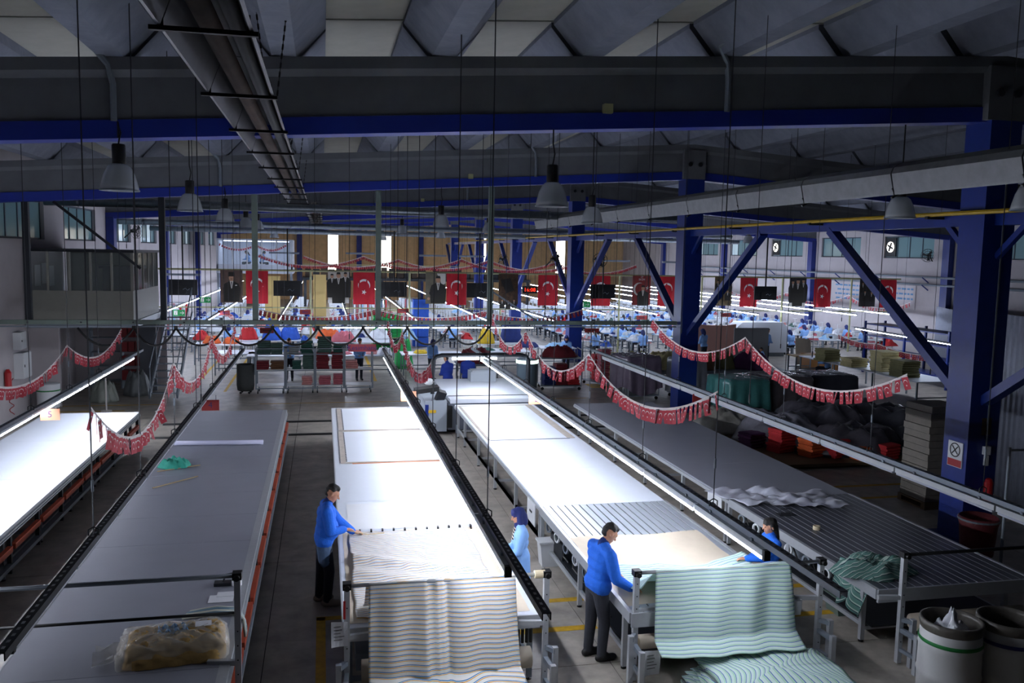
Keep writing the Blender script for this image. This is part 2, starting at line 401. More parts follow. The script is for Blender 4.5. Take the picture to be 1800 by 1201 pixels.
# ducts across the hall
for (y, z, r, x0, x1, lb) in ((30.,6.36,.15,-8.6,13,'nearer'),(40.,6.03,.13,-8.6,20,'second'),(47.,5.9,.13,-8.6,24,'farthest')):
    d = thing('air_duct', 'round galvanised duct hung across the hall, %s of the three' % lb, 'duct', (0, y, z), group='cross ducts')
    B().tube((x0,0,0),(x1,0,0),r,14).ob('pipe', m_galv, d, True)
    x = x0+1
    while x < x1:
        B().tube((x-.03,0,0),(x+.03,0,0),r+.015,14).ob('joint', m_galv, d); B().tube((x,0,r),(x,0,max(r+.1,ztop(x)-z)),.006,4).ob('hanger', m_cable, d); x += 3.1
# radiant tube heaters
def heater(x, y0, y1, z, w, label, tilt=0, mt=None):
    t = thing('radiant_heater', label, 'heater', (x, y0, z), group='tube heaters'); t.rotation_euler = (0, tilt, 0); L = y1-y0; h = w/2
    prof = [(-h,0),(-h*.97,.03),(-h*.62,.3),(-h*.3,.36),(h*.3,.36),(h*.62,.3),(h*.97,.03),(h,0),(h*.92,-.005),(h*.58,.27),(h*.28,.33),(-h*.28,.33),(-h*.58,.27),(-h*.92,-.005)]
    mm = mt or M('heater reflector','#7c7c80',.34,.85,noise=.12,ns=5)
    y = 0; n = max(1, round(L/2.4)); s = L/n
    for k in range(n): B().ext(prof, 'y', k*s, (k+1)*s-.03).ob('reflector', mm, t)
    B().tube((-.04,.05,.16),(-.04,L-.05,.16),.075,12).ob('burner_tube', M('rusty tube','#3a2a22',.75,.2,noise=.4,ns=3), t, True)
    B().tube((.13,.05,.2),(.13,L-.05,.2),.06,10).ob('return_tube', M('dull tube','#3c3d40',.6,.4), t, True)
    for k in range(n+1):
        yy = min(max(.06, k*s), L-.06)
        B().bx(-h-.05,h+.03,yy-.02,yy+.02,-.035,-.005).ob('cross_bar', m_blk, t)
        zt = ztop(x)+.5-z
        for sx in (-1, 1): B().bx(sx*h*.9-.01,sx*h*.9+.01,yy-.01,yy+.01,-.02,.1).ob('bracket', m_blk, t)
        if not tilt and k % 2 == 0:
            for sx in (-1, 1):
                p = Vector((h*.6*sx*.3+h*.5,yy,.36)); q = Vector((h*.5+sx*.22,yy,min(zt, 1.9))); nk = 26 if y0 < 20 else 0
                ch = B()
                if nk:
                    for a in range(nk):
                        u = p.lerp(q, (a+.5)/nk); e = (q-p)/nk*.62
                        ch.bar(u-e, u+e, .022 if a % 2 else .008, .008 if a % 2 else .022)
                else: ch.tube(p, q, .006, 4)
                ch.ob('chain', m_blk, t)
    return t
heater(-.74, 1.2, 28, 6.42, .60, 'long ceiling heater with a shiny trough reflector, nearest above the left tables')
heater(-.3, 31, 60, 6.3, .55, 'ceiling heater with trough reflector, far beyond the first grey duct')
heater(8.5, 6.5, 33.5, 6.1, .5, 'ceiling heater angled sideways beside the row of ridge columns', tilt=-.55, mt=M('heater back','#77797c',.5,.6,noise=.15))
# high bay lamps, switched off
def highbay(x, y, zb, label):
    t = thing('high_bay_lamp', label, 'lamp', (x, y, zb), group='high bay lamps'); n = 24
    if not hasattr(highbay, 'me'):
        v = []; f = []; prof = [(.03,.37),(.1,.37),(.15,.33),(.2,.22),(.235,.08),(.25,0),(.235,0),(.22,.08),(.185,.22)]
        for r, z in prof:
            for j in range(n*2):
                a = PI*j/n; rr = r*(1+(.025 if j % 2 else 0)); v.append((rr*math.cos(a), rr*math.sin(a), z))
        k = n*2
        for i in range(len(prof)-1):
            for j in range(k): a = i*k+j; b = i*k+(j+1) % k; f.append((a,b,b+k,a+k))
        b = B(); b.add(v, f); highbay.me = b.mesh('shade', M('prismatic shade','#b9c0c6',.25,alpha=.72), True)
        highbay.h = B().lathe([(.085,.37),(.09,.39),(.09,.62),(.08,.64)],14).mesh('ballast_housing', m_blk, True)
        highbay.r = B().lathe([(.245,0),(.26,0),(.26,.02),(.245,.02)],28,cap=False).mesh('rim', m_steel)
    place('shade', highbay.me, t); place('ballast_housing', highbay.h, t); place('rim', highbay.r, t)
    yb = min(YB, key=lambda q: abs(q-y)); zt = ztop(x)-1.08 if abs(yb-y) < .6 else ztop(x)+.58
    B().path([(0,0,.64),(.03,0,.8),(0,0,.95),(0,0,zt-zb)], .012, 6).ob('hanging_cable', m_blk, t)
LB = [(-2.75,12.95,5.75,'left of the long heater under the nearest beam'),(-2.7,19.1,5.73,'left of the long heater between the nearest two beams'),(-2.68,25.5,5.72,'left of the long heater under the second beam'),
      (-2.7,32.5,5.72,'left of the heater just past the first duct'),(-2.7,38.2,5.8,'left of the heater under the third beam'),(3.45,12.95,5.72,'right of the long heater under the nearest beam'),(6.05,19.1,5.72,'in front of the second blue column'),
      (3.42,25.5,5.72,'right of the long heater under the second beam'),(6.1,32,5.75,'between the second and third ridge columns'),(3.4,38.2,5.75,'right of the heater under the third beam'),
      (3.4,51,5.6,'right of the heater under the fourth beam'),(-2.7,51,5.6,'left of the heater under the fourth beam'),(9.7,13.15,5.72,'close to the nearest blue column, left side'),(9.3,9.9,5.7,'cut off by the right edge of the photo'),
      (14,32.5,5.7,'right of the second blue column'),(20,38.2,5.7,'in the right aisle under the third beam'),(6,44.8,5.7,'past the second duct, over the flags')]
for x, y, z, l in LB: highbay(x, y, z, 'unlit ribbed lamp '+l)
# ---------------------------------------------------------------- cutting tables
def legs_frame(t, x0, x1, ys, mat, zt, foot=True, pair=False, r=.03):
    for y in ys:
        for x in (x0+.06, x1-.06):
            for dy in ((-.05, .05) if pair else (0,)):
                B().bx(x-r, x+r, y+dy-r, y+dy+r, .03, zt).ob('leg', mat, t)
                if foot: B().lathe([(.035,0),(.035,.012),(.012,.015),(.012,.04)], 8).ob('foot', m_blk, t, loc=(x, y+dy, 0))
        B().bx(x0+.06, x1-.06, y-.02, y+.02, .16, .21).ob('cross_rail', mat, t)
    for x in (x0+.06, x1-.06): B().bx(x-.02, x+.02, ys[0], ys[-1], .21, .26).ob('lower_rail', mat, t)
def table_a(label, x0, x1, y0, y1, mtop, joint):
    t = thing('cutting_table', label, 'table', (0,0,0), group='cutting tables')
    y = y1
    while y > y0+.05:
        a = max(y0, y-joint); B().bx(x0+.02, x1-.1, a+.003, y-.003, .815, .85).ob('top_panel', mtop, t); y -= joint
    for s, x in ((1, x1), (-1, x0)):
        xa, xb = (x-.1, x) if s > 0 else (x, x+.02)
        B().bx(xa, xb, y0, y1, .80, .852).ob('edge_profile', m_alu, t)
        B().bx(xa+.005, xb-.005, y0, y1, .70, .80).ob('side_rail', m_steel, t)
    B().bx(x1-.012, x1+.02, y0, y1, .765, .785).bx(x1-.012, x1+.02, y0, y1, .725, .74).ob('guide_track', m_alu, t)
    y = y1-.25
    while y > y0+1.3:
        B().bx(x1-.02, x1+.05, y-1.22, y-.06, .50, .585).ob('orange_bar', m_orange, t)
        B().bx(x1-.05, x1+.01, y-.03, y+.03, .15, .72).ob('bar_bracket', m_dark, t); y -= 1.28
    B().bx(x1-.06, x1+.04, y0, y1-.2, .25, .31).ob('lower_rail', m_steel, t)
    B().bx(x0+.1, x1-.2, y0+.1, y1-.3, .60, .64).ob('under_shelf', m_dark, t)
    ys = [y1-.35-1.75*k for k in range(int((y1-y0-.3)/1.75)+1)]
    legs_frame(t, x0, x1-.1, ys, m_steel, .8)
    return t
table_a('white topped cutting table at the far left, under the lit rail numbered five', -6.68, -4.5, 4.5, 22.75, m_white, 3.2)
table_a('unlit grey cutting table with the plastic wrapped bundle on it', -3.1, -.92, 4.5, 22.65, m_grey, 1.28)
# table with the two bordered sheets and the yellow and blue striped cloth
def table_c():
    t = thing('cutting_table', 'brightly lit white cutting table with yellow and blue striped cloth at its near end', 'table', group='cutting tables')
    x0, x1, y0, y1 = .22, 2.42, 9.25, 22.75
    for a, b in ((y0,11.3),(11.3,14.1),(14.1,17),(17,19.9),(19.9,y1)): B().bx(x0, x1, a+.002, b-.002, .82, .85).ob('top_panel', m_white, t)
    B().bx(x0-.02, x0, y0, y1, .72, .852).bx(x1, x1+.02, y0, y1, .72, .852).bx(x0-.02, x1+.02, y0-.02, y0, .70, .852).bx(x0,x1,y1,y1+.02,.72,.852).ob('side_rail', m_alu, t)
    legs_frame(t, x0, x1, [y0+.15+2.2*k for k in range(7)], m_steel, .82)
    B().bx(.35, 1.9, 9.35, 10.3, .3, .5).ob('under_shelf', m_steel, t)
    for k in range(6): B().lathe([(.02,0),(.02,.16)],8).ob('knob', m_blk, t, loc=(2.1+.05*k, y0+.05, .5))
table_c()
def slot_table(label, x0, x1, y0, y1, ysl, mtop, mslat, mgap, bright):
    t = thing('cutting_table', label, 'table', group='cutting tables')
    ys = [ysl]
    while ys[-1] < y1-2.6: ys.append(ys[-1]+2.4)
    ys.append(y1)
    for i in range(len(ys)-1): B().bx(x0, x1, ys[i]+.002, ys[i+1]-.002, .82, .85).ob('top_panel', mtop, t)
    B().bx(x0+.03, x1-.03, y0, ysl-.004, .80, .847 if bright else .838).ob('slot_bed', mgap, t)
    n = 17; w = (x1-x0-.06)/n; g = .022 if not bright else .016
    me = B().bx(0, w-g, y0, ysl-.01, .80, .85).mesh('slat', mslat)
    for k in range(n): place('slat', me, t, (x0+.03+k*w+g/2, 0, 0))
    for x in (x0, x1): B().bx(x-.02, x+.03, y0, ysl, .72, .853).bx(x-.02, x+.03, ysl, y1, .76, .818).ob('side_profile', m_alu, t)
    B().bx(x0, x1, y0-.03, y0, .68, .85).ob('end_profile', m_alu, t)
    legs_frame(t, x0, x1, [y0+.35, y0+2.2]+[ysl+.1+2.0*k for k in range(int((y1-ysl)/2.0)+1)], m_alu, .80, pair=False)
    legs_frame(t, x0, x1, [ysl+.22, y1-.3], m_alu, .80, pair=False)
    for k in range(6):
        y = ysl-.35-.5*k
        B().lathe([(.055,0),(.085,0),(.085,.03),(.055,.03)], 14, cap=False).ob('hose_reel', m_whitep if k % 2 else m_steel, t, loc=(x0+.04, y, .6)).rotation_euler = (0, PI/2, .2)
        B().path([(x0+.1,y,.68),(x0+.14,y-.1,.5),(x0+.12,y-.16,.35),(x0+.16,y-.3,.3)], .014, 6).ob('hose', m_blk, t)
    B().bx(x0+.1, x0+.6, ysl-1.0, ysl-.3, .27, .52).ob('blower', m_dark, t)
    B().tube((x0+.35,ysl-1.9,.4),(x0+.35,ysl-1.1,.4),.12,12).ob('motor', m_steel, t, True)
    B().bx(x0+.1, x1-.1, y0+.2, ysl-.2, .25, .27).ob('under_shelf', m_dark, t)
    b = B().bx(x0-.035, x0-.02, ysl+.25, ysl+.8, .42, .79).ob('control_panel', m_whitep, t); B().bx(x0-.045, x0-.035, ysl+.45, ysl+.6, .6, .63).ob('handle', m_dark, b)
    return t
m_slat = M('aluminium slat', '#b9c0ca', .3, .35, noise=.04); m_gap = M('slot rubber', '#15161a', .7)
m_slatd = M('dark slat', '#565962', .35, .3, noise=.05); m_gapw = M('light slot', '#e6e9ee', .4)
slot_table('lit white cutting table with black slots and green striped cloth at its near end', 3.5, 5.68, 9.1, 22.9, 13.38, m_white, m_slat, m_gap, False)
slot_table('unlit grey cutting table at the right, its near half covered in pale slots', 6.85, 9.15, 9.25, 22.75, 13.3, m_grey, m_slatd, m_gapw, True)
# ---------------------------------------------------------------- light rails hung over the tables
def rail(x, z, lit, no, label, yend, pitch=1.72, y0=6.6, y1=26.3, dark=False, cab=(9.25,11.6,14.2,16.6,19,21.4,23.75,25.6)):
    t = thing('light_rail', label, 'light', (x, 0, z), group='light rails')
    mr = m_dark if dark else m_steel
    B().bx(-.035,.035,y0,y1,.035,.045).bx(-.04,-.03,y0,y1,-.02,.045).bx(.03,.04,y0,y1,-.02,.045).ob('channel', mr, t)
    sl = B(); y = y0+.06
    while y < min(y1, 20): sl.bx(-.012,.012,y,y+.045,.0455,.047); y += .11
    tag(sl.ob('slots', m_blk if not dark else m_alu, t), kind='stuff')
    y = yend-pitch; hm = B().bx(-.085,-.025,0,pitch-.03,-.1,-.03).mesh('lamp_housing', m_whitep)
    tm = B().ext([(-.083,-.1),(-.027,-.1),(-.022,-.115),(-.028,-.132),(-.082,-.132),(-.088,-.115)], 'y', .03, pitch-.06).mesh('lamp_tube', m_lit if lit else m_off)
    cm = B().bx(-.09,-.02,-.05,0,-.13,-.02).mesh('end_cap', m_blk); bm = B().bx(-.06,-.02,-.02,.02,-.035,.0).mesh('clip', m_steel)
    while y+2*pitch < y1+.1:
        y += pitch; h = place('lamp_housing', hm, t, (0, y, 0)); place('lamp_tube', tm, h); place('clip', bm, t, (0, y+.3, 0)); place('clip', bm, t, (0, y+pitch-.4, 0))
    place('end_cap', cm, t, (0, yend, 0))
    for yy in cab:
        zt = ztop(x)-z-(1.08 if min(abs(yy-b) for b in YB) < .3 else -.0)
        if min(abs(yy-b) for b in YB) >= .3: zt += .58
        B().tube((0,yy,.05),(0,yy,zt),.007,4).ob('suspension_wire', m_cable, t)
        B().tube((0,yy,.5),(0,yy,.62),.014,6).ob('turnbuckle', m_steel, t)
        B().path([(-.05,yy,.04),(-.05,yy,.1),(0,yy,.13),(.05,yy,.1),(.05,yy,.04)], .008, 5).ob('hook', m_blk, t)
    if no:
        n, ys, mt = no
        s = B().bx(.05-.17,.05+.17,ys-.006,ys+.006,-.32,-.1).ob('number_sign', mt, t)
        if n == '|': B().bx(-.01,.03,ys-.01,ys-.007,-.27,-.15).bx(.05,.09,ys-.01,ys-.007,-.23,-.19).ob('black_mark', m_blk, s)
        elif n: text('number', n, M('sign ink','#3a2a5a',.6), s, (.05, ys-.009, -.21), .17)
        B().tube((-.06,ys,-.1),(-.06,ys,0),.004,4).tube((.16,ys,-.1),(.16,ys,0),.004,4).ob('sign_wire', m_cable, t)
    return t
m_sig = M('orange number sign', '#d08a6a', .6); m_sigd = M('red number sign', '#962a2a', .6)
rail(-5.1, 2.0, True, ('5', 17.5, m_sig), 'lit lamp rail with sign 5, hung over the far left white table', 8.2)
rail(-2.3, 2.0, False, ('4', 18.2, m_sigd), 'dark unlit lamp rail with red sign 4 over the grey table', 7, dark=True)
rail(1.8, 2.0, True, ('|', 18.9, m_sig), 'lit black lamp rail ending above the yellow and blue striped cloth', 7.9, dark=True)
rail(4.55, 2.0, True, ('2', 18.2, m_sig), 'lit lamp rail with sign 2 ending beside the dark haired woman', 7.9)
rail(8.3, 2.0, False, ('', 17.9, m_sigd), 'unlit lamp rail with blank red plate, farthest right over the slotted grey table', 7, pitch=1.95)
# extra service wires hanging from the roof
for i, (x, y, z) in enumerate(((-6.6,9.2,.9),(-3.9,10.6,.9),(-1.6,12.0,2.9),(-7.3,19,1.5),(-3.4,17.2,2.9),(2.9,15.9,2.9),(.6,20.4,2.9),(6.0,11.2,2.9),(6.9,14.2,2.9),(10.1,9.6,1.6),(10.2,16.4,2.9),(5.6,21.4,2.9),(9.6,21.9,2.9),(-.2,22.5,2.9),(3.0,27.6,2.95),(7.3,28,2.9),(-5.9,28.5,4.9),(9.1,24.4,2.9),(13.6,17,2.4),(15.3,22,2.4),(12.9,22.4,2.4),(17.2,26,2.9))):
    tag(B().tube((x,y,z),(x,y,ztop(x)+.58),.006,4).tube((x,y,z+.02),(x,y,z+.14),.013,6).ob('hanging_wire', m_cable), 'thin hanging service wire with a small end fitting', 'wire', 'service wires hanging from the roof')
# ---------------------------------------------------------------- bunting
def star(b, cx, cz, r, y, mi):
    v = []
    for k in range(10):
        a = PI/2+k*PI/5; q = r if k % 2 == 0 else r*.4; v.append((cx+q*math.cos(a), y, cz+q*math.sin(a)))
    b.add(v, [tuple(range(10))], mi)
def crescent(b, cx, cz, R, y, mi, n=10):
    v = []
    for k in range(n+1):
        a = math.radians(-60)-k*math.radians(240)/n; v.append((cx+R*math.cos(a), y, cz+R*math.sin(a)))
    a0 = math.radians(-60); p0 = (cx+R*math.cos(a0), cz+R*math.sin(a0)); ic = cx+.25*R; ir = math.hypot(p0[0]-ic, p0[1]-cz)
    s0 = math.atan2(p0[1]-cz, p0[0]-ic)
    for k in range(n+1):
        a = (2*PI-s0)-(k/n)*(2*PI-2*abs(s0)) if False else -s0+(k/n)*(2*PI-2*abs(s0)); v.append((ic+ir*math.cos(a), y, cz+ir*math.sin(a)))
    f = [(i, i+1, 2*n+1-i-1, 2*n+1-i) for i in range(n)]
    b.add(v, f, mi)
def flag_mesh(w, h, turn):
    """upright hanging flag: crescent turned so that its horns point down, star below"""
    b = B(); b.add([(-w/2,0,0),(w/2,0,0),(w/2*.96,.006,-h),(-w/2*.96,.006,-h)], [(0,1,2,3)], 0)
    b.bx(-w/2,w/2,-.002,.002,-.012,.006, 1)
    for y in (-.004, .01):
        c = B(); crescent(c, 0, 0, w*.3, 0, 1, 6); star(c, w*.42, 0, w*.14, 0, 1)
        b.add([(z, y, -h*.42-x) for x, _, z in c.v], c.f, 1)
    return b.mesh('small_flag', [m_redb, m_fw])
FM = flag_mesh(.125, .2, 0); FM2 = flag_mesh(.1, .14, 0); FM3 = flag_mesh(.085, .16, 0)
def bunting(label, pts, sag, n, fm=FM, ax=0, cat='bunting', seed=1, tail=0):
    """pts: peaks (x,y,z); n flags per swag"""
    t = thing('flag_bunting', label, cat, group='strings of small red flags'); R = random.Random(seed); S = []
    for i in range(len(pts)-1):
        p, q = Vector(pts[i]), Vector(pts[i+1]); sg = sag[i] if hasattr(sag, '__len__') else sag
        for k in range(25):
            u = k/24; S.append(p.lerp(q, u)+Vector((0,0,-4*sg*u*(1-u))))
    w = B(); v = []; f = []
    for i, s in enumerate(S): v += [s+Vector((0,0,.012)), s-Vector((0,0,.012))]
    for i in range(len(S)-1): f.append((2*i,2*i+1,2*i+3,2*i+2))
    w.add(v, f); solid(w.ob('tape', m_fw, t), .003)
    for i in range(len(pts)-1):
        p, q = Vector(pts[i]), Vector(pts[i+1]); sg = sag[i] if hasattr(sag, '__len__') else sag
        nn = n[i] if hasattr(n, '__len__') else n
        for k in range(nn):
            u = (k+.5)/nn; s = p.lerp(q, u)+Vector((0,0,-4*sg*u*(1-u)-.012)); d = q-p
            a = math.atan2(d.y, d.x)+R.gauss(0, .28); place('small_flag', fm, t, s, rot=(R.gauss(0,.12), R.gauss(0,.06)+ -math.atan2((q.z-p.z-4*sg*(1-2*u)), Vector((d.x,d.y)).length)*.8, a))
    return t
bunting('string of small red flags sagging over the far left lit rail', [(-5.1,9.3,3.0),(-5.1,14.1,2.98),(-5.1,18.94,2.95),(-5.1,23.76,2.86)], [.4,.42,.47], [36,38,36], seed=2)
bunting('string of small red flags sagging over the unlit grey table, left of the aisle', [(-2.3,9.29,3.36),(-2.3,14.22,3.18),(-2.3,18.98,3.16),(-2.3,23.75,2.95)], [.68,.6,.6], [38,36,34], seed=3)
bunting('string of small red flags over the table with the yellow and blue cloth', [(1.8,14.5,3.12),(1.8,20,3.16),(1.8,24.3,3.05)], [.5,.5], [40,32], seed=4)
bunting('string of small red flags over the table with the black slots', [(4.55,9.26,3.42),(4.55,14.31,3.27),(4.55,19.08,3.24),(4.55,23.18,3.32)], [.52,.58,.6], [38,36,30], seed=5)
bunting('string of small red flags over the unlit rail in front of the covered trolleys', [(8.3,10.85,3.36),(8.3,15.79,3.4),(8.3,20.79,3.38)], [.6,.55], [36,36], seed=6)
bunting('row of small red flags in three swags just above the grey cable tray', [(-1.86,26.4,3.2),(1.56,26.4,3.22),(4.91,26.4,3.18),(8.16,26.4,3.25)], [.24,.24,.26], [27,27,26], seed=7, fm=FM3)
bunting('upper string of small red flags across the hall behind the duct', [(-3.07,44,4.7),(2.0,44,4.7),(7,44,4.65),(12,44,4.6),(16.5,44,4.5)], .52, 44, seed=8, fm=FM2)
bunting('second upper string of small red flags, just behind the first one', [(-1,47,4.65),(4,47,4.55),(9,47,4.6),(14,47,4.5)], .5, 44, seed=9, fm=FM2)
bunting('string of small red flags in front of the glazed upper office', [(-6.6,59,5.3),(-4.3,59,5.3),(-2.4,59,5.3)], .35, 16, seed=10, fm=FM2)
bunting('string of small red flags along the right window wall', [(30.8,62,2.6),(30.8,53,2.7),(30.8,46,2.9),(30.8,40.4,2.8)], .55, 24, seed=12, fm=FM)
bunting('bright red flag string under the lit rail of the blue shelving', [(21.7,33,1.8),(21.2,29.5,1.75),(20.9,26,1.72)], .12, 24, seed=13, fm=FM)
# ---------------------------------------------------------------- people
PM = []
def person_mesh(name, mats, prims, voxel, smooth_it=4):
    """one continuous body grown from tapered capsules; each face takes the material of the capsule it lies closest to"""
    b = B()
    for a, c, ra, rc, mi in prims:
        a = Vector(a); c = Vector(c); d = c-a; L = d.length
        if L < 1e-5: b.ball(a, ra, 12, 8); continue
        d /= L; u = Vector((0,0,1)) if abs(d.z) < .9 else Vector((1,0,0)); x = d.cross(u).normalized(); y = d.cross(x); n = 12; v = []; f = []
        rings = [(-1,.0)]+[(-math.cos(t), math.sin(t)) for t in (PI/8,PI/4,3*PI/8,PI/2)]
        R = []
        for t in (PI/10, PI/4, PI/2): R.append((a-d*ra*math.cos(t), ra*math.sin(t)))
        for t in (PI/2, PI/4, PI/10): R.append((c+d*rc*math.cos(t), rc*math.sin(t)))
        for p, r in R:
            for j in range(n): q = 2*PI*j/n; v.append(p+x*r*math.cos(q)+y*r*math.sin(q))
        for i in range(len(R)-1):
            for j in range(n): k = i*n+j; l = i*n+(j+1) % n; f.append((k,l,l+n,k+n))
        f.append(tuple(range(n-1,-1,-1))); f.append(tuple(range((len(R)-1)*n, len(R)*n))); b.add(v, f)
    o = b.ob('tmp', mats[0]); md = o.modifiers.new('r', 'REMESH'); md.mode = 'VOXEL'; md.voxel_size = voxel
    sm = o.modifiers.new('s', 'SMOOTH'); sm.iterations = smooth_it; sm.factor = .5
    dg = bpy.context.evaluated_depsgraph_get(); me = bpy.data.meshes.new_from_object(o.evaluated_get(dg)); bpy.data.objects.remove(o)
    me.name = name; me.materials.clear()
    for m in mats: me.materials.append(m)
    nf = len(me.polygons); ct = np.empty(nf*3); me.polygons.foreach_get('center', ct); ct = ct.reshape(-1, 3)
    best = np.full(nf, 1e9); mi = np.zeros(nf, int)
    for a, c, ra, rc, k in prims:
        a = np.array(a, float); c = np.array(c, float); d = c-a; L2 = max(1e-9, d@d); t = np.clip((ct-a)@d/L2, 0, 1)
        dist = np.linalg.norm(ct-a-t[:, None]*d, axis=1)-(ra+(rc-ra)*t)
        w = dist < best; best[w] = dist[w]; mi[w] = k
    me.polygons.foreach_set('material_index', mi.astype(np.int32)); me.polygons.foreach_set('use_smooth', np.ones(nf, bool)); me.update(); return me
def body(arms, top=1, leg=2, shoe=3, hair='short', lean=0, hp=0, hy=0, belly=0, fem=False, sit=False, coat=False, fingers=True, hipmat=None, stride=.03, bulk=1.0):
    """prims in a standing frame facing +y; materials 0 skin 1 top 2 legs 3 shoes 4 hair/scarf 5 eye 6 second leg/collar"""
    P = []; U = []
    hz = .9
    for s in (-1, 1):
        yo = s*stride
        if sit:
            P.append(((s*.09,.0,.5),(s*.11,.42,.5),.085,.065,leg)); P.append(((s*.11,.42,.48),(s*.11,.4,.1),.06,.045,leg)); P.append(((s*.11,.36,.05),(s*.11,.52,.04),.045,.04,shoe))
        else:
            P.append(((s*.085,0,hz),(s*.095,yo+.02,.5),.098,.068,leg)); P.append(((s*.095,yo+.02,.5),(s*.1,yo-.01,.1),.068,.055,leg))
            P.append(((s*.1,yo-.05,.045),(s*.115,yo+.15,.04),.044,.042,shoe)); P.append(((s*.1,yo-.01,.1),(s*.105,yo+.06,.05),.05,.045,shoe))
    if sit: hz = .52
    oz = hz-.9
    hm = leg if hipmat is None else hipmat
    P.append(((-.075,0,hz+.02),(.075,0,hz+.02),.108,.108,hm))
    if hipmat is not None: P += [((s*.088,.0,hz),(s*.1,.012,.66),.101,.084,hm) for s in (-1,1)]
    wz = .1 if fem else .112
    U += [((-.075,0,.97),(.075,0,.97),.118,.118,top),((-.06,.01+belly*.4,1.08),(.06,.01+belly*.4,1.08),wz+belly*.5,wz+belly*.5,top),((-.07,.01,1.2),(.07,.01,1.2),.118,.118,top),
          ((-.09,.0,1.31),(.09,.0,1.31),.112,.112,top),((-.15,-.01,1.395),(.15,-.01,1.395),.066,.066,top),((-.06,0,1.42),(.06,0,1.42),.07,.07,top)]
    if coat: U += [((s*.07,0,1.0),(s*.09,.01,.62),.115,.12,top) for s in (-1, 1)]
    U = [((a[0]*bulk,a[1],a[2]),(c[0]*bulk,c[1],c[2]),ra*(1+(bulk-1)*.8),rc*(1+(bulk-1)*.8),k) for a,c,ra,rc,k in U]
    P = [(a,c,ra*(1+(bulk-1)*.5),rc*(1+(bulk-1)*.5),k) for a,c,ra,rc,k in P]
    U.append(((0,-.005,1.43),(0,.005,1.485),.074,.066,6 if hair != 'scarf' else 4))
    H = [((0,.0,1.45),(0,.015,1.56),.052,.05,0),((0,-.012,1.645),(0,.015,1.64),.083,.08,0),((0,.035,1.6),(0,.05,1.56),.067,.05,0),((0,.07,1.535),(0,.072,1.53),.028,.026,0),
         ((0,.098,1.625),(0,.122,1.592),.011,.016,0),((-.03,.088,1.645),(.03,.088,1.645),.016,.016,0),((-.018,.096,1.557),(.018,.096,1.557),.0095,.0095,7)]
    for s in (-1, 1): H += [((s*.032,.094,1.626),(s*.033,.094,1.626),.0085,.0085,5),((s*.022,.101,1.647),(s*.046,.094,1.649),.0045,.004,4 if hair != 'scarf' else 5)]
    if hair != 'scarf':
        for s in (-1, 1): H.append(((s*.083,.002,1.622),(s*.086,-.004,1.595),.02,.014,0))
    if hair == 'short': H += [((0,-.024,1.68),(0,.012,1.692),.08,.066,4),((0,-.05,1.635),(0,-.055,1.6),.066,.05,4),((-.045,-.01,1.685),(.045,-.01,1.685),.045,.045,4),((-.03,.055,1.712),(.03,.055,1.712),.024,.024,4)]
    elif hair == 'long': H += [((0,-.03,1.665),(0,.02,1.675),.088,.08,4),((0,-.06,1.6),(0,-.085,1.45),.07,.045,4),((0,-.09,1.45),(0,-.09,1.3),.045,.03,4),((-.066,-.0,1.64),(-.066,-.02,1.58),.038,.03,4),((.066,-.0,1.64),(.066,-.02,1.58),.038,.03,4)]
    elif hair == 'scarf': H += [((0,-.03,1.66),(0,.015,1.672),.1,.09,4),((0,-.05,1.6),(0,-.05,1.5),.095,.085,4),((-.07,.0,1.63),(-.062,.01,1.52),.045,.05,4),((.07,.0,1.63),(.062,.01,1.52),.045,.05,4),((0,.045,1.5),(0,.04,1.46),.062,.075,4),((-.05,.05,1.71),(.05,.05,1.71),.033,.033,4)]
    elif hair == 'cap': H += [((0,-.02,1.665),(0,.02,1.675),.088,.082,4),((0,.08,1.68),(0,.14,1.665),.045,.03,4)]
    Rh = Matrix.Rotation(hy, 3, 'Z') @ Matrix.Rotation(hp, 3, 'X'); pv = Vector((0,.0,1.5))
    def rot(p): return Rh @ (Vector(p)-pv)+pv
    U += [(rot(a) if a[2] > 1.46 else a, rot(c), ra, rc, k) for a, c, ra, rc, k in H]
    Rl = Matrix.Rotation(-lean, 3, 'X'); pl = Vector((0,0,.93))
    def lr(p): return Rl @ (Vector(p)-pl)+pl+Vector((0,0,oz))
    P += [(lr(a), lr(c), ra, rc, k) for a, c, ra, rc, k in U]
    for s, (el, wr, hd) in zip((1, -1), arms):          # right arm, left arm; elbow, wrist given in the final frame
        sh = lr((s*.175*bulk,-.01,1.385)); ab = 1+(bulk-1)*.9; el = Vector(el); wr = Vector(wr); f = (wr-el).normalized()
        P += [(sh, el, .068*ab, .06*ab, top), (el, wr-f*.01, .06*ab, .046*ab, top)]
        d = Vector(hd).normalized() if hd else f; up = Vector((0,0,1)); l = d.cross(up); l = l.normalized() if l.length > .05 else Vector((1,0,0)); n = l.cross(d)
        for q in (-.022, 0, .022): P.append((wr+d*.01+l*q*.6, wr+d*.085+l*q, .02, .017, 0))
        if fingers:
            for q, Lf in ((-.034,.058),(-.0115,.074),(.0115,.078),(.034,.068)):
                p0 = wr+d*.088+l*q; p1 = p0+d*Lf*.5-n*.006; p2 = p1+(d*.75-n*.65).normalized()*Lf*.5
                P += [(p0, p1, .0098, .009, 0), (p1, p2, .009, .0078, 0)]
            sd = -s; p0 = wr+d*.03+l*sd*.028; p1 = p0+(d*.6+l*sd*.75).normalized()*.045; p2 = p1+(d*.9-n*.3).normalized()*.032; P += [(p0, p1, .013, .011, 0), (p1, p2, .011, .009, 0)]
        else: P.append((wr+d*.09, wr+d*.14-n*.02, .02, .014, 0))
    return P
m_lip = M('lips', '#8f5148', .5); m_collar = M('dark collar', '#0d2c6e', .9)
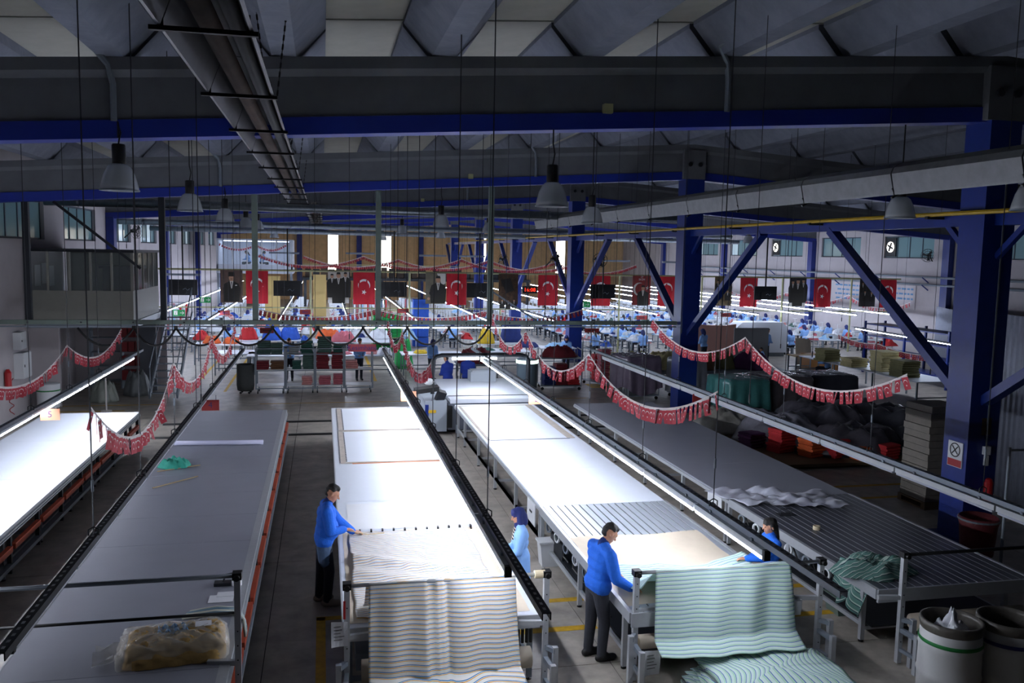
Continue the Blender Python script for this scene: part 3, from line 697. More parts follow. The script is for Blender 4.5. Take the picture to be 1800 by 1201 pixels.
def person(label, loc, rz, prims, mats, s=1.0, voxel=.0105, group=None):
    me = person_mesh('person', mats, prims, voxel); o = place('person', me, None, loc, rz, sc=s); tag(o, label, 'person', group); return o
SK = [m_skin, m_fleece, m_jean, m_shoe, m_hair, m_eye, m_collar, m_lip]
# man at the striped cloth, stick in his right hand, left hand on the table
man = person('man in a blue fleece holding a stick over the striped cloth, left aisle', (.0, 12.02, 0), -PI/2+.06,
    body([((.24,.08,1.12),(.12,.27,1.1),(-.2,1,-.1)),((-.25,.22,1.12),(-.3,.43,.925),(.1,1,-.12))], belly=.06, lean=.1, hp=-.42, hy=-.1, hair='short', hipmat=6+2, stride=.05, bulk=1.22), SK+[m_jeanb])
tag(B().path([(.2,11.9,1.12),(.36,11.93,1.07),(.62,12.1,.95),(.86,12.28,.9)], .007, 6).ob('pointer_stick', M('pale wood','#b9a37c',.6)), 'thin pale stick held by the man at the striped cloth', 'stick')
# woman in a light blue coat and navy scarf
w1 = person('woman in a light blue coat and navy headscarf beside the lit table', (2.68, 11.22, 0), PI/2-.12,
    body([((.2,.1,1.06),(.1,.3,1.0),None),((-.2,.08,1.08),(-.08,.28,1.02),None)], hair='scarf', hp=-.25, hy=.2, lean=.06, fem=True, coat=True, bulk=1.12), [m_skin, m_lblue, m_trou, m_shoeb, m_navy, m_eye, m_navy, m_lip], s=.87)
solid(B().grid(8, 10, lambda u, v: ((u-.5)*.15*(1-.3*v), .135+.035*v-.02*(2*u-1)**2, 1.43-.2*v), uvfn=lambda u, v: (u, v*.2+u*.05)).ob('striped_scarf', stripes('black white stripes', .05, [(0,'#e8ddd2'),(.5,'#221d1c')]), w1), .006)
# man seen from behind at the green cloth
person('man in a blue fleece and charcoal trousers smoothing the green striped cloth', (3.30, 9.76, 0), -PI/2+.2,
    body([((.27,.1,1.1),(.28,.31,.96),(.1,1,-.25)),((-.22,.14,1.12),(-.14,.34,1.0),None)], lean=.12, hp=-.55, hy=-.12, hair='short', stride=.04, bulk=1.2), [m_skin, m_fleece, m_trou, m_shoeb, m_hair, m_eye, m_collar, m_lip])
# dark haired woman lifting the corner of the cloth
person('dark haired woman in a blue fleece lifting the corner of the green cloth', (5.90, 10.2, 0), PI/2-.1,
    body([((.2,.16,1.08),(.12,.36,1.05),None),((-.24,.25,1.2),(-.16,.46,1.17),None)], hair='long', hp=-.12, hy=.05, lean=.05, fem=True, bulk=1.12), [m_skin, m_fleece, m_jean, m_shoeb, m_hair, m_eye, m_fleece, m_lip], s=.88)
# workers further back, built once per kind and copied
W_ = dict(voxel=.018)
m_coral = M('coral scarf', '#c9636a', .8); m_black = M('black cloth', '#141418', .85); m_nblue = M('navy jacket', '#16338c', .85)
WK = {}
def worker(key, mats, prims):
    WK[key] = (person_mesh('person', mats, prims, .02), )
fw_ = [((.2,.1,1.1),(.1,.32,1.05),None),((-.2,.1,1.1),(-.1,.32,1.05),None)]
st_ = [((.2,.16,.74),(.1,.36,.72),None),((-.2,.16,.74),(-.1,.36,.72),None)]
worker('navy', [m_skin, m_nblue, m_jean, m_shoeb, m_hair, m_eye, m_nblue, m_lip], body(fw_, hair='short', hp=-.4, lean=.1, fingers=False))
worker('sit_navy', [m_skin, m_lblue, m_jean, m_shoeb, m_navy, m_eye, m_navy, m_lip], body(st_, hair='scarf', hp=-.45, lean=.22, sit=True, fem=True, fingers=False))
worker('sit_black', [m_skin, m_lblue, m_jean, m_shoeb, m_hair, m_eye, m_lblue, m_lip], body(st_, hair='long', hp=-.45, lean=.22, sit=True, fem=True, fingers=False))
worker('stand', [m_skin, m_lblue, m_jean, m_shoeb, m_navy, m_eye, m_navy, m_lip], body(fw_, hair='scarf', hp=-.35, lean=.1, fem=True, fingers=False))
worker('standm', [m_skin, m_lblue, m_jean, m_shoeb, m_hair, m_eye, m_lblue, m_lip], body(fw_, hair='short', hp=-.35, lean=.1, fingers=False))
def put(key, label, x, y, rz, s=1, group=None, z=0):
    return tag(place('person', WK[key][0], None, (x, y, z), rz, sc=s), label, 'person', group)
put('navy', 'person in a dark blue jacket behind the cutting machine, left of two', 3.95, 27.35, .5, .97)
put('navy', 'person in a dark blue jacket behind the cutting machine, right of two', 4.6, 27.4, -.3, 1.0)
put('stand', 'worker in light blue with navy scarf bending over a white table behind the machine', 4.15, 33.2, PI+.3, .93)
put('stand', 'worker in pale blue with navy scarf near the maroon trolley', 10.0, 34.6, PI-.3, .93)
put('standm', 'worker in light blue and navy trousers standing behind the open rack shelf', 1.35, 33.3, PI+.2, .95)
put('standm', 'worker in light blue behind the second rack unit', -1.25, 33.4, PI-.1, .95)
put('stand', 'worker in light blue with blue scarf beside the pink folding board', 17.0, 36.2, .4, 1.0)
put('standm', 'man in light blue reaching to the right beside the grey board', 20.3, 36.6, -1.2, 1.0)
put('standm', 'dark haired worker sitting low in front of the grey board', 18.1, 32.8, .9, .72)
put('stand', 'worker with black scarf against the white wall far right', 25.5, 36.5, 1.2, 1.0)
put('sit_black', 'long haired worker in pale blue sitting behind the pale yellow stacks', 20.4, 31.6, .8, 1.0)
put('stand', 'standing worker in light blue with navy scarf left of the white hanging cloth', .95, 46.5, -.6, 1.0)
# ---------------------------------------------------------------- spreading frames and cloth on the tables
def spreader(label, xl, xr, y, z, both=True, bar=m_alu, right_only=False, second=None):
    t = thing('spreading_frame', label, 'frame', (0,0,0), group='cloth spreading frames')
    for x in ((xl, xr) if both else ((xr,) if right_only else (xl,))):
        B().bx(x-.03,x+.03,y-.03,y+.03,.02,z).ob('upright', m_alu, t)
        B().bx(x-.045,x+.045,y-.05,y+.05,z-.01,z+.06).ob('bar_clamp', m_blk, t)
        sx = -1 if x == xl and both else 1
        for dx, dy, h in ((sx*.09,-.12,.62),(sx*.02,-.3,.5)):
            B().bx(x+dx-.03,x+dx+.03,y+dy-.03,y+dy+.03,0,h).ob('support_leg', m_alu, t)
        B().bar((x,y,.58),(x+sx*.09,y-.14,.58),.05,.05).bar((x,y,.45),(x+sx*.02,y-.32,.45),.05,.05).bar((x,y,.2),(x+sx*.02,y-.32,.2),.04,.04).ob('link_plate', m_steel, t)
        B().bar((x,y,.86),(x+(-sx if both else -1)*.3,y+.05,.86),.05,.05).ob('side_arm', m_alu, t)
        for k in range(7): B().lathe([(.008,0),(.008,.004)],6).ob('hole', m_blk, t, loc=(x,y-.034,.3+.15*k)).rotation_euler=(PI/2,0,0)
        B().lathe([(.03,0),(.03,.05)],10).ob('knob', m_blk, t, loc=(x,y-.04,z+.02)).rotation_euler=(PI/2,0,0)
    B().tube((xl-.02,y,z+.02),(xr+.02,y,z+.02),.022,10).ob('top_bar', bar, t, True)
    if second: B().tube((xl,y,second),(xr,y,second),.016,8).ob('lower_bar', m_blk, t, True)
    return t
spreader('aluminium spreading frame holding up the yellow and blue striped cloth', .24, 2.44, 9.0, 1.41)
spreader('aluminium spreading frame holding up the green striped cloth', 3.56, 5.95, 9.12, 1.30)
spreader('aluminium frame post with two cross bars over the unlit grey table', -3.15, -.84, 8.62, 1.74, both=False, right_only=True, bar=m_steel, second=1.38)
spreader('aluminium frame post with a black bar at the near end of the right table', 6.98, 9.6, 8.95, 1.38, both=False, bar=m_blk)
tag(B().lathe([(.045,-.06),(.045,.06)],12).ob('tape_roll', M('masking tape','#d8c9a8',.7), loc=(2.36,9.0,1.43)), 'roll of pale tape on the bar end above the striped cloth', 'tape').rotation_euler=(0,PI/2,0)
S1 = [(0,'#fbf9f4'),(.30,'#1f86cc'),(.44,'#fbf9f4'),(.54,'#f0b84e'),(.68,'#fbf9f4')]
m_s1 = stripes('yellow and blue stripes', .082, S1); S2 = [(0,'#dcefe8'),(.5,'#bfe2cc'),(.84,'#4a62c4'),(.95,'#dcefe8')]
m_s2 = stripes('green and blue stripes', .075, S2)
def cloth(name, label, fn, nu, nv, W, L, mat, t=.006, cat='fabric'):
    o = B().grid(nu, nv, fn, uvfn=lambda u, v: (u*W, v*L)).ob(name, mat, None, True); solid(o, t); return tag(o, label, cat)
# sheet hanging in front of the striped table
def h3(u, v):
    x = .47+1.61*u+.05*v*(u-.2); z = 1.455-1.15*v; y = 8.985-.10*v-.22*v*v
    f = .018*math.sin(u*26+v*1.5)*min(1, v*3)+.03*math.sin(u*7+2*v)*v
    if abs(u-.42) < .02 or abs(u-.52) < .015: f += .02
    if v > .85: z = 1.455-1.15*.85-(v-.85)*.45+.05*math.sin(u*9)*(v-.85)*6; y -= (v-.85)*1.6+.05*math.sin(u*14)
    return (x, y+f, z)
cloth('hanging_cloth', 'yellow and blue striped cloth hanging down from the bar', h3, 60, 60, 1.6, 1.9, m_s1)
def t3(u, v):      # wrinkled cloth lying on the table, v runs from far to near
    x = .36+1.72*u; y = 12.42-3.0*v; z = .868
    w1 = math.exp(-((v-.38-.25*u)**2)/.004); w2 = math.exp(-((v-.55-.2*u)**2)/.003)*(1-u*.5)
    z += .075*w1*(1-.5*u)+.055*w2+.01*abs(nz(u*6, v*9, 1, 3))+.008*math.sin(u*40+v*30)*w1
    y += .05*nz(u*4, v*6, 1, 1)+.05*w1; x += .03*nz(u*3, v*5, 1, 7)
    if v > .9: z += (v-.9)*1.2*0
    return (x, y, z)
cloth('spread_cloth', 'rumpled yellow and blue striped cloth spread on the lit table', t3, 70, 90, 1.7, 4.4, m_s1)
def t3b(u, v):     # length running from the table up to the bar
    x = .44+1.64*u; y = 9.75-.76*v; z = .90+.545*v**1.3-.05*math.sin(v*PI)
    return (x, y+.01*math.sin(u*20), z+.012*nz(u*5, v*3))
cloth('cloth_run', 'striped cloth running from the table up over the bar', t3b, 40, 20, 1.7, .95, m_s1)
tag(B().grid(10, 30, lambda u, v: (.27+2.08*u+.015*nz(u*3,v*9), 12.5-3.15*v, .8535+.003*abs(nz(u*4,v*7)))).ob('kraft_paper_sheet', m_paper), 'beige paper sheet under the rumpled striped cloth', 'paper')
tag(B().grid(8, 8, lambda u, v: (.36+1.86*u, 13.95-1.35*v, .854+.004*abs(nz(u*5,v*4)))).ob('white_film_sheet', M('white film','#f2f4f8',.25)), 'white film sheet lying ahead of the striped cloth', 'sheet')
for k in range(11):
    x = .52+.165*k; c = B().bx(x-.012,x+.012,12.43,12.5,.856,.90).bx(x-.012,x+.012,12.40,12.52,.856,.866).ob('cloth_clip', m_blk); tag(c, 'black clip on the striped cloth edge, %s from the left' % nth(k), 'clip', 'clips along the cloth edge')
# two bordered sheets on the far half of the lit table
for (a, b, x0, x1, l) in ((19.75,22.6,.34,2.2,'farther'),(16.7,19.68,.33,2.3,'nearer')):
    t = thing('marker_sheet', 'white marker sheet with taped grey border on the lit table, %s of two' % l, 'sheet', group='marker sheets')
    B().bx(x0+.06, x1-.02, a+.05, b-.04, .8505, .868).ob('sheet', m_white, t)
    bd = M('grey tape border','#b0a79d',.7,noise=.15,ns=6)
    B().bx(x0, x0+.1, a, b, .8505, .871).bx(x0+.1, x1, a, a+.05, .8505, .871).bx(x0+.1, x1, b-.05, b, .8505, .871).ob('tape_border', bd, t)
    k = B(); y = a+.1
    while y < b-.1: k.bx(x0+.1, x0+.125, y, y+.1, .8685, .8715); y += .14
    tag(k.ob('tick_marks', m_dark, t), kind='stuff')
tag(B().bx(.55,2.3,16.66,16.695,.8505,.857).ob('orange_tape', M('orange tape','#cf7a45',.6)), 'orange tape along the near edge of the marker sheets', 'tape')
t = thing('marker_sheet', 'white marker sheet with grey border at the far end of the slotted lit table', 'sheet')
B().bx(3.62,5.4,18.4,22.6,.8505,.858).ob('sheet', m_white, t); B().bx(5.4,5.58,18.4,22.7,.8505,.86).bx(3.56,3.62,18.4,22.7,.8505,.86).bx(3.62,5.4,22.6,22.7,.8505,.86).ob('tape_border', M('grey tape border','#b0a79d',.7,noise=.15,ns=6), t)
B().bx(3.62,5.45,18.36,18.4,.8505,.861).ob('dark_edge', m_steel, t)
tag(B().bx(.2,.225,8.96,8.969,1.08,1.28).ob('red_tag', M('tag red','#b01f24',.5)), 'small red tag on the left upright beside the striped cloth', 'tag')
# paper and cloth on the table with the black slots
tag(B().grid(16, 20, lambda u, v: (3.53+2.02*u+.02*nz(u*4,v*5), 11.78-2.5*v+.04*math.sin(u*8), .8525+.004*abs(nz(u*5,v*6)))).ob('kraft_paper_sheet', m_paper), 'beige paper sheet on the slotted table beside the man', 'paper')
def t2(u, v):      # v=0 far edge, v=1 at the bar; far right corner is lifted by the woman
    x = 3.62+1.9*u+.03*nz(u*4,v*3); y0 = 10.45+.12*math.sin(u*5+.5)+.03*math.sin(u*17); y = y0+(9.13-y0)*v
    z = .868+.012*abs(nz(u*7,v*6,1,2))+.46*max(0,(v-.35)/.65)**1.6*(1 if u > .1 else .55+4.5*u)
    L = max(0, (u-.62)/.38); z += .17*L**1.5*max(0, 1-v*1.3)+.02*math.sin(v*14)*L
    return (x, y, z)
cloth('spread_cloth', 'pale green striped cloth spread from the bar to the woman', t2, 50, 50, 1.9, 1.5, m_s2)
def h2(u, v):
    x = 3.79+1.73*u+.1*(u-.5)*v; z = 1.345-.98*v; y = 9.105-.12*v-.15*v*v
    f = .022*math.sin(u*24+v*2)*min(1, v*3)*(.4+u)+.035*math.sin(u*6+3*v)*v; x += .02*math.sin(v*5)*v
    if v > .8: z += (v-.8)*.65*(1-u*.5); y -= (v-.8)*.9
    return (x, y+f, z)
cloth('hanging_cloth', 'green striped cloth with violet lines hanging down from the bar', h2, 60, 50, 1.75, 1.55, m_s2)
fp = thing('folded_cloth_pile', 'folded pile of green striped cloth on a low trolley at the front', 'fabric', (4.92,8.38,0))
for k in range(9):
    def lay(u, v, k=k):
        ang = 2*PI*v; r = 1+.03*math.sin(5*ang+k); hx = .86-.012*k; hy = .52-.006*k
        cx = max(-1, min(1, 1.5*math.cos(ang)))*hx*r; cy = max(-1, min(1, 1.5*math.sin(ang)))*hy*r; q = 1-(1-u)**2 if u < 1 else 1
        zz = .1+.034*k+.036*(1-u)**.5*.9+.014*nz(cx*3*u+k, cy*4*u, 1, k)
        return (cx*(u if u > .02 else 0)+.03*math.sin(k*2.1)+.1*(k/8), cy*u+.04*math.cos(k*1.7)+.0*u, zz-.03*u**6)
    o = B().grid(14, 48, lay, uvfn=lambda u, v: (0, u*math.cos(2*PI*v)*.9+k*.013)).ob('fold_layer', m_s2, fp, True); solid(o, .012)
B().bx(-.85,.85,-.5,.5,.06,.1).ob('trolley_deck', m_steel, fp)
for sx in (-1,1):
    for sy in (-1,1): B().lathe([(.03,-.02),(.03,.02)],10).ob('wheel', m_blk, fp, loc=(sx*.7,sy*.4,.03)).rotation_euler=(PI/2,0,0)
tag(B().tube((3.66,9.24,.42),(5.6,9.24,.42),.085,16).tube((3.6,9.24,.42),(3.66,9.24,.42),.05,12).ob('paper_roll', m_paper, None, True), 'beige paper roll on its axle under the green striped cloth', 'roll')
tag(B().tube((.4,9.1,.42),(2.3,9.1,.42),.12,16).ob('paper_roll', m_paper, None, True), 'beige paper roll under the yellow and blue striped cloth', 'roll')
tag(B().bx(2.12,2.32,8.85,9.02,.1,.66).ob('cardboard_roll_end', m_paper), 'upright beige cardboard tube beside the striped cloth', 'tube') if False else None
tag(B().tube((7.35,9.2,.4),(9,9.2,.4),.11,16).ob('paper_roll', m_paper, None, True), 'beige paper roll under the right table end', 'roll')
def note(label, c, w, h, rz, tilt=0):
    o = B().grid(4, 4, lambda u, v: ((u-.5)*w, .015*math.sin(u*3+v*2), (v-.5)*h)).ob('paper_note', m_wpaper, None, loc=c); o.rotation_euler = (tilt, 0, rz); solid(o, .002)
    tag(o, label, 'paper'); b = B()
    for k in range(5): b.bx(-w*.35, w*.3-.02*(k % 3), -.004, -.002, h*.3-k*h*.13, h*.3-k*h*.13+.006)
    b.ob('print_lines', m_dark, o); return o
note('white paper note clipped on the left upright beside the striped cloth', (.16,8.93,.93), .17, .28, .1); note('white paper note hung on the upright of the green cloth frame', (3.7,8.9,.32), .2, .3, .15)
# ---------------------------------------------------------------- things lying on the other tables
def heap(name, label, c, r, h, mat, seed, cat='fabric', n=40, rough=.35, uvs=None, group=None):
    def fn(u, v):
        a = 2*PI*v; q = u**.8; w = 1+.22*nz(math.cos(a)*2, math.sin(a)*2, 1, seed); x = r[0]*q*w*math.cos(a); y = r[1]*q*w*math.sin(a)
        z = h*(1-u**3.4)*(.8+.55*rough*nz(x*2.4/r[0], y*2.4/r[1], 1.2, seed))+.07*h*math.sin(a*7+u*9+seed)*(u*(1-u)*4)+.06*h*math.sin(x/r[0]*11+seed)*math.cos(y/r[1]*9)*(1-u)
        return (c[0]+x, c[1]+y, c[2]+max(.004, z))
    o = B().grid(16, n, fn, uvfn=(lambda u, v: (0, u*r[0]*1.4*math.cos(2*PI*v+seed)+.1*math.sin(6*v*PI))) if uvs else None).ob(name, mat, None, True)
    solid(o, .008); return tag(o, label, cat, group)
heap('crumpled_cloth', 'crumpled teal cloth on the unlit grey table', (-2.74,16.95,.852), (.28,.26), .16, M('teal cloth','#3fae98',.85,noise=.2,bump=.8,bs=10), 3, rough=.7)
tag(B().bar((-3.0,16.55,.86),(-2.3,16.95,.86),.03,.012).ob('ruler_stick', M('pale wood','#b9a37c',.6)), 'pale ruler stick next to the teal cloth', 'stick')
tag(B().bar((-2.87,15.4,.86),(-2.23,16.1,.86),.028,.012).ob('ruler_stick', M('pale wood','#b9a37c',.6)), 'pale ruler stick lying alone on the grey table', 'stick')
tag(B().tube((-3.05,18.75,.90),(-1.25,18.62,.90),.05,16).tube((-1.26,18.62,.90),(-1.245,18.62,.90),.022,10).ob('paper_roll', M('lilac white paper','#cfd0ea',.6), None, True), 'white paper roll lying across the unlit grey table', 'roll')
bd = thing('wrapped_bundle', 'beige cloth bundle wrapped in clear plastic on the unlit grey table', 'bundle', (-1.5,9.0,.852), .12)
m_beige = M('beige cloth', '#b8965a', .85, noise=.2, ns=9, bump=.3, bs=22)
def bun(sx, sy, h, w=.0, seed=1, dx=0):
    def fn(u, v):
        a = 2*PI*v; t = PI*u*.5; cx = max(-1,min(1,1.35*math.cos(a))); cy = max(-1,min(1,1.35*math.sin(a))); q = math.sin(t)**.5
        k = 1+.07*nz(cx*3,cy*3+u*4,1.7,seed); return (dx+sx*cx*q*k, sy*cy*q*k, .005+h*(math.cos(t)**.45)*(1+.16*nz(cx*q*4,cy*q*5,1,seed)))
    return fn
B().grid(16, 64, bun(.25,.30,.2,seed=4,dx=-.2)).ob('cloth_body', m_beige, bd, True); B().grid(16, 64, bun(.27,.29,.21,seed=7,dx=.22)).ob('cloth_body', m_beige, bd, True)
[B().grid(8, 48, bun(.45-.01*k,.30+.012*k,.07+.035*k,seed=6+k)).ob('cloth_layer', m_beige, bd, True, loc=(.01*k,-.02-.006*k,.0)) for k in range(3)]
B().grid(12, 48, bun(.52,.33,.222,seed=9)).ob('plastic_wrap', m_filmt, bd, True)
B().grid(10, 14, lambda u, v: (-.48-.28*u, (v-.5)*.5*(1-.2*u), .06+.05*math.sin(v*9+u*4)+.03*(1-u)*math.sin(v*20))).ob('plastic_tail', m_filmt, bd, True)
B().grid(8, 14, lambda u, v: (-.16+.3*v, -.04+.18*u, .222+.02*math.sin(v*22+u*3)+.012*math.sin(u*9)), uvfn=lambda u, v: (0,v*.3)).ob('sample_cloth', stripes('pale blue folds',.06,[(0,'#9db6cf'),(.6,'#6f93ba')]), bd, True)
B().bx(.2,.36,0,.13,.235,.238).ob('label_note', m_wpaper, bd)
mp = B()
for k in range(9):
    off = .018*k; mp.path([(-1.55+.008*k,9.78+off,.868+.006*(k%3)),(-1.2,9.80+off*1.1,.885+.008*(k%3)),(-.95,9.79+off,.878),(-.89,9.76+off,.82-.01*k),(-.87,9.74+off*.8,.62+.02*(k%4))], .016, 6, mi=k % 2)
tag(mp.ob('striped_cloth_strands', [M('pale strand','#c9cbbd',.8), M('blue grey strand','#6f8ea0',.8)], None, True), 'bunch of striped cloth strands hanging over the grey table edge', 'fabric')
tag(B().bx(-1.33,-1.05,10.2,10.42,.853,.858).bx(-1.25,-1.0,10.36,10.5,.8585,.862).ob('paper_sheets', m_wpaper), 'printed paper sheets on the near right corner of the grey table', 'paper')
t = tag(B().lathe([(.035,0),(.06,0),(.06,.07),(.035,.07)],16,cap=False).ob('tape_roll', m_wpaper, None, loc=(-1.05,10.72,.853)), 'white tape roll near the printed papers', 'tape')
tag(B().bx(-1.32,-1.12,10.7,10.82,.853,.89).path([(-1.22,10.76,.89),(-1.18,10.78,.97),(-1.08,10.8,.98),(-1.02,10.78,.9)],.012,6).ob('hand_cutter', m_dark), 'small dark hand tool with looped handle next to the tape roll', 'tool')
# right table
fl = B().grid(36, 30, lambda u, v: (6.95+1.75*u-.35*v*(1-u)+.04*nz(u*5,v*5), 12.85+.95*v-.35*u+.05*math.sin(u*7), .856+.09*abs(nz(u*3.2,v*2.6,1.1,4))*(4*u*(1-u)+.3)*1.3+.012*math.sin(u*13+v*7))).ob('plastic_film_heap', M('white film heap','#c4c7d4',.3,alpha=.92,bump=.3,bs=12), None, True); tag(solid(fl,.004), 'crumpled white plastic film on the right grey table', 'film')
tag(B().lathe([(.04,0),(.055,0),(.055,.06),(.04,.06)],16,cap=False).ob('tape_roll', M('masking tape','#d8c9a8',.7), None, loc=(7.42,11.55,.852)), 'pale tape roll standing on the slotted right table', 'tape')
tag(B().bx(7.2,7.5,12.25,12.4,.852,.862).path([(7.25,12.32,.86),(7.25,12.32,.95),(7.44,12.32,.95),(7.44,12.32,.86)],.008,6).ob('tagging_tool', m_dark), 'black hand tool with a square handle on the slotted right table', 'tool')
hp_ = heap('crumpled_cloth', 'crumpled dark green striped cloth draped over the corner of the right table', (7.2,9.85,.852), (.58,.38), .2, stripes('dark green stripes',.1,[(0,'#6f9a90'),(.4,'#c9ddd2'),(.62,'#39545e'),(.75,'#6f9a90')]), 8, n=60, rough=.6, uvs=True)
def drape(u, v): return (6.98-.16*v+.05*math.sin(u*16)*(v+.1)+.12*(u-.5)*v, 9.5+.75*u, .90-.55*v*(.55+.45*abs(math.sin(u*5+1)))+.02*math.sin(u*9))
cloth('draped_cloth', 'striped cloth folds falling from the corner of the right table', drape, 40, 20, .7, .7, stripes('dark green stripes v',.1,[(0,'#6f9a90'),(.4,'#c9ddd2'),(.62,'#39545e'),(.75,'#6f9a90')]))
def drum(label, x, y, band, fill):
    t = thing('plastic_drum', label, 'drum', (x,y,0), group='white drums')
    B().lathe([(.3,0),(.325,.02),(.335,.3),(.345,.33),(.335,.36),(.33,.62),(.34,.65),(.33,.68),(.32,.92),(.31,.92),(.31,.5),(.01,.5)],36).ob('barrel', M('drum white','#c9c9c9',.45,noise=.04), t, True)
    B().lathe([(.336,.7),(.341,.71),(.341,.735),(.336,.745)],36,cap=False).ob('colour_band', band, t, True)
    B().lathe([(.325,.84),(.34,.9),(.335,.95),(.31,.955),(.30,.9),(.29,.6)],36,cap=False).ob('bin_liner', M('grey liner','#5a5650',.35,alpha=.9,bump=.4,bs=16), t, True)
    if fill:
        o = B().grid(10, 20, lambda u, v: (.22*u*math.cos(2*PI*v)*(1+.3*nz(v*6,u*3)), .2*u*math.sin(2*PI*v), .78+.28*(1-u)*abs(math.cos(v*9))+.09*nz(u*5,v*11))).ob('waste_paper', m_wpaper, t, True)
drum('white plastic drum with green band filled with waste paper', 6.99, 8.1, M('green band','#1f7a3a',.5), True); drum('white plastic drum with dark blue band at the right edge', 7.68, 8.02, M('violet band','#2a2a6a',.5), False)
b = thing('waste_bin', 'small white bin under the slotted table, beside the striped table aisle', 'bin', (3.55,13.0,0))
B().ext([(-.13,0),(.13,0),(.17,.4),(-.17,.4)],'y',-.12,.12).ob('bucket', m_whitep, b); B().bx(-.19,.19,-.14,.14,.38,.41).ob('rim', m_whitep, b)
b = thing('plastic_crate', 'grey green plastic tub on the floor under the right table', 'tub', (7.25,10.5,0))
B().ext([(-.18,0),(.18,0),(.22,.26),(-.22,.26)],'y',-.15,.15).ob('tub_body', M('grey green plastic','#5d6f68',.5), b); B().bx(-.24,.24,-.17,.17,.25,.28).ob('rim', M('grey green plastic','#5d6f68',.5), b)
b = thing('waste_bag_holder', 'round bin lined with a red plastic bag beside the nearest column', 'bin', (11.0,12.3,0))
B().lathe([(.26,0),(.3,.5),(.33,.62),(.3,.66),(.27,.5),(.2,.3)],24,cap=False).ob('bag', M('red bag','#7a3a3e',.35,alpha=.85,bump=.5,bs=14), b, True); B().lathe([(.31,.6),(.335,.6),(.335,.63),(.31,.63)],24,cap=False).ob('hoop', m_steel, b)
tag(B().tube((10.95,11.7,0),(10.95,11.7,2.0),.025,8).tube((10.95,11.7,1.95),(11.9,11.7,1.95),.02,8).ob('pipe_stand', m_steel), 'grey steel pipe stand beside the red lined bin', 'stand')
for k in range(2): tag(B().bx(11.9+.45*k,12.3+.45*k,11.3,11.7,0,2.1-.2*k).ob('cardboard_roll', M('cardboard','#8b7450',.8,noise=.1)), 'tall upright cardboard bale at the right edge, %s one' % ('left','right')[k], 'cardboard')
st = thing('carton_stack', 'stack of film wrapped cartons on a pallet behind the nearest column', 'cartons', (12.25,15.1,0))
B().bx(-.42,.42,-.42,.42,0,.03).bx(-.42,.42,-.42,-.3,.03,.12).bx(-.42,.42,.3,.42,.03,.12).bx(-.42,.42,-.42,.42,.12,.15).ob('pallet', M('pallet wood','#6e5a40',.8), st)
for k in range(14): B().box((.01*math.sin(k*3),.01*math.cos(k*5),.15+.14*k+.068),(.78,.78,.132)).ob('carton_layer', M('carton grey','#7d776e',.7,noise=.15), st)
# ---------------------------------------------------------------- cable tray, posts and festoon
tr = thing('cable_tray', 'long grey cable tray hung across the hall with tubes under it', 'cable tray', (0,25.8,2.86))
B().bx(-8.6,11.1,-.08,.08,-.06,-.045).bx(-8.6,11.1,-.085,-.075,-.06,.06).bx(-8.6,11.1,.075,.085,-.06,.06).ob('tray_channel', m_postg, tr)
B().bx(-8.6,11.1,-.05,.0,-.14,-.1).ob('busbar', m_steel, tr)
for k in range(14): B().lathe([(.025,0),(.025,.012)],8).ob('bolt', m_blk, tr, loc=(-7.9+1.35*k,-.086,.0)).rotation_euler=(PI/2,0,0)
for k in range(4): B().ext([(-.05,-.14),(-.01,-.14),(-.015,-.165),(-.045,-.165)],'x',.0+1.62*k,1.5+1.62*k).ob('lamp_tube', M('tray tube','#eef2ff',.5,emit=34), tr)
for x, m in ((-7.9,m_dark),(-4.41,m_dark),(-1.91,m_postg),(1.61,m_postg),(5.0,m_postg)):
    zz = ztop(x)-1.08-2.86; B().bx(x-.08,x+.08,.0,.14,.06,zz).ob('hanging_post', m, tr)
B().bar((5.0,.1,1.0),(6.5,.1,.06),.05,.05).ob('stay_bar', m_steel, tr); B().bar((-7.2,.1,3.3),(-5.0,.1,1.5),.07,.07).ob('stay_bar', m_dark, tr)
fe = thing('festoon_cable', 'thick black cable looping below the grey cable tray', 'cable', (0,25.55,0)); px = [-6.6,-5.15,-4.05,-2.75,-1.42,-.15,1.15,2.45,3.7,4.9]
for a, b in zip(px[:-1], px[1:]):
    B().path([(a+(b-a)*k/12, 0, 2.72-.5*(1-abs(2*k/12-1)**2.2)) for k in range(13)], .03, 8).ob('cable_loop', m_rub, fe, True)
    B().bx(b-.05,b+.05,-.03,.03,2.7,2.78).ob('cable_trolley', m_blk, fe)
def board(label, txt, c, w, h, mat, ts, hang=.0, ink=None):
    t = thing('hanging_sign', label, 'sign', c, group='red hanging signs'); B().bx(-w/2,w/2,-.01,.01,-h/2,h/2).ob('board', mat, t)
    if not txt: B().bx(-w*.3,w*.28,-.013,-.011,-.03,.03).ob('faded_print', M('faded print','#5a1c26',.7), t)
    if txt: text('lettering', txt, ink or M('sign ink','#3a2a5a',.6), t, (0,-.013,0), ts)
    if hang: B().tube((-w*.4,0,h/2),(-w*.4,0,hang),.005,4).tube((w*.4,0,h/2),(w*.4,0,hang),.005,4).ob('hanger', m_cable, t)
m_rsign = M('red sign board', '#a8404a', .6); m_rs2 = M('dark red sign board', '#8e2a26', .6); m_inkb = M('violet ink', '#3c2a78', .6)
board('red sign reading Kesimhane under the cable tray', 'Kesimhane', (1.14,25.8,2.1), .82, .22, m_rsign, .2, .6, m_inkb)
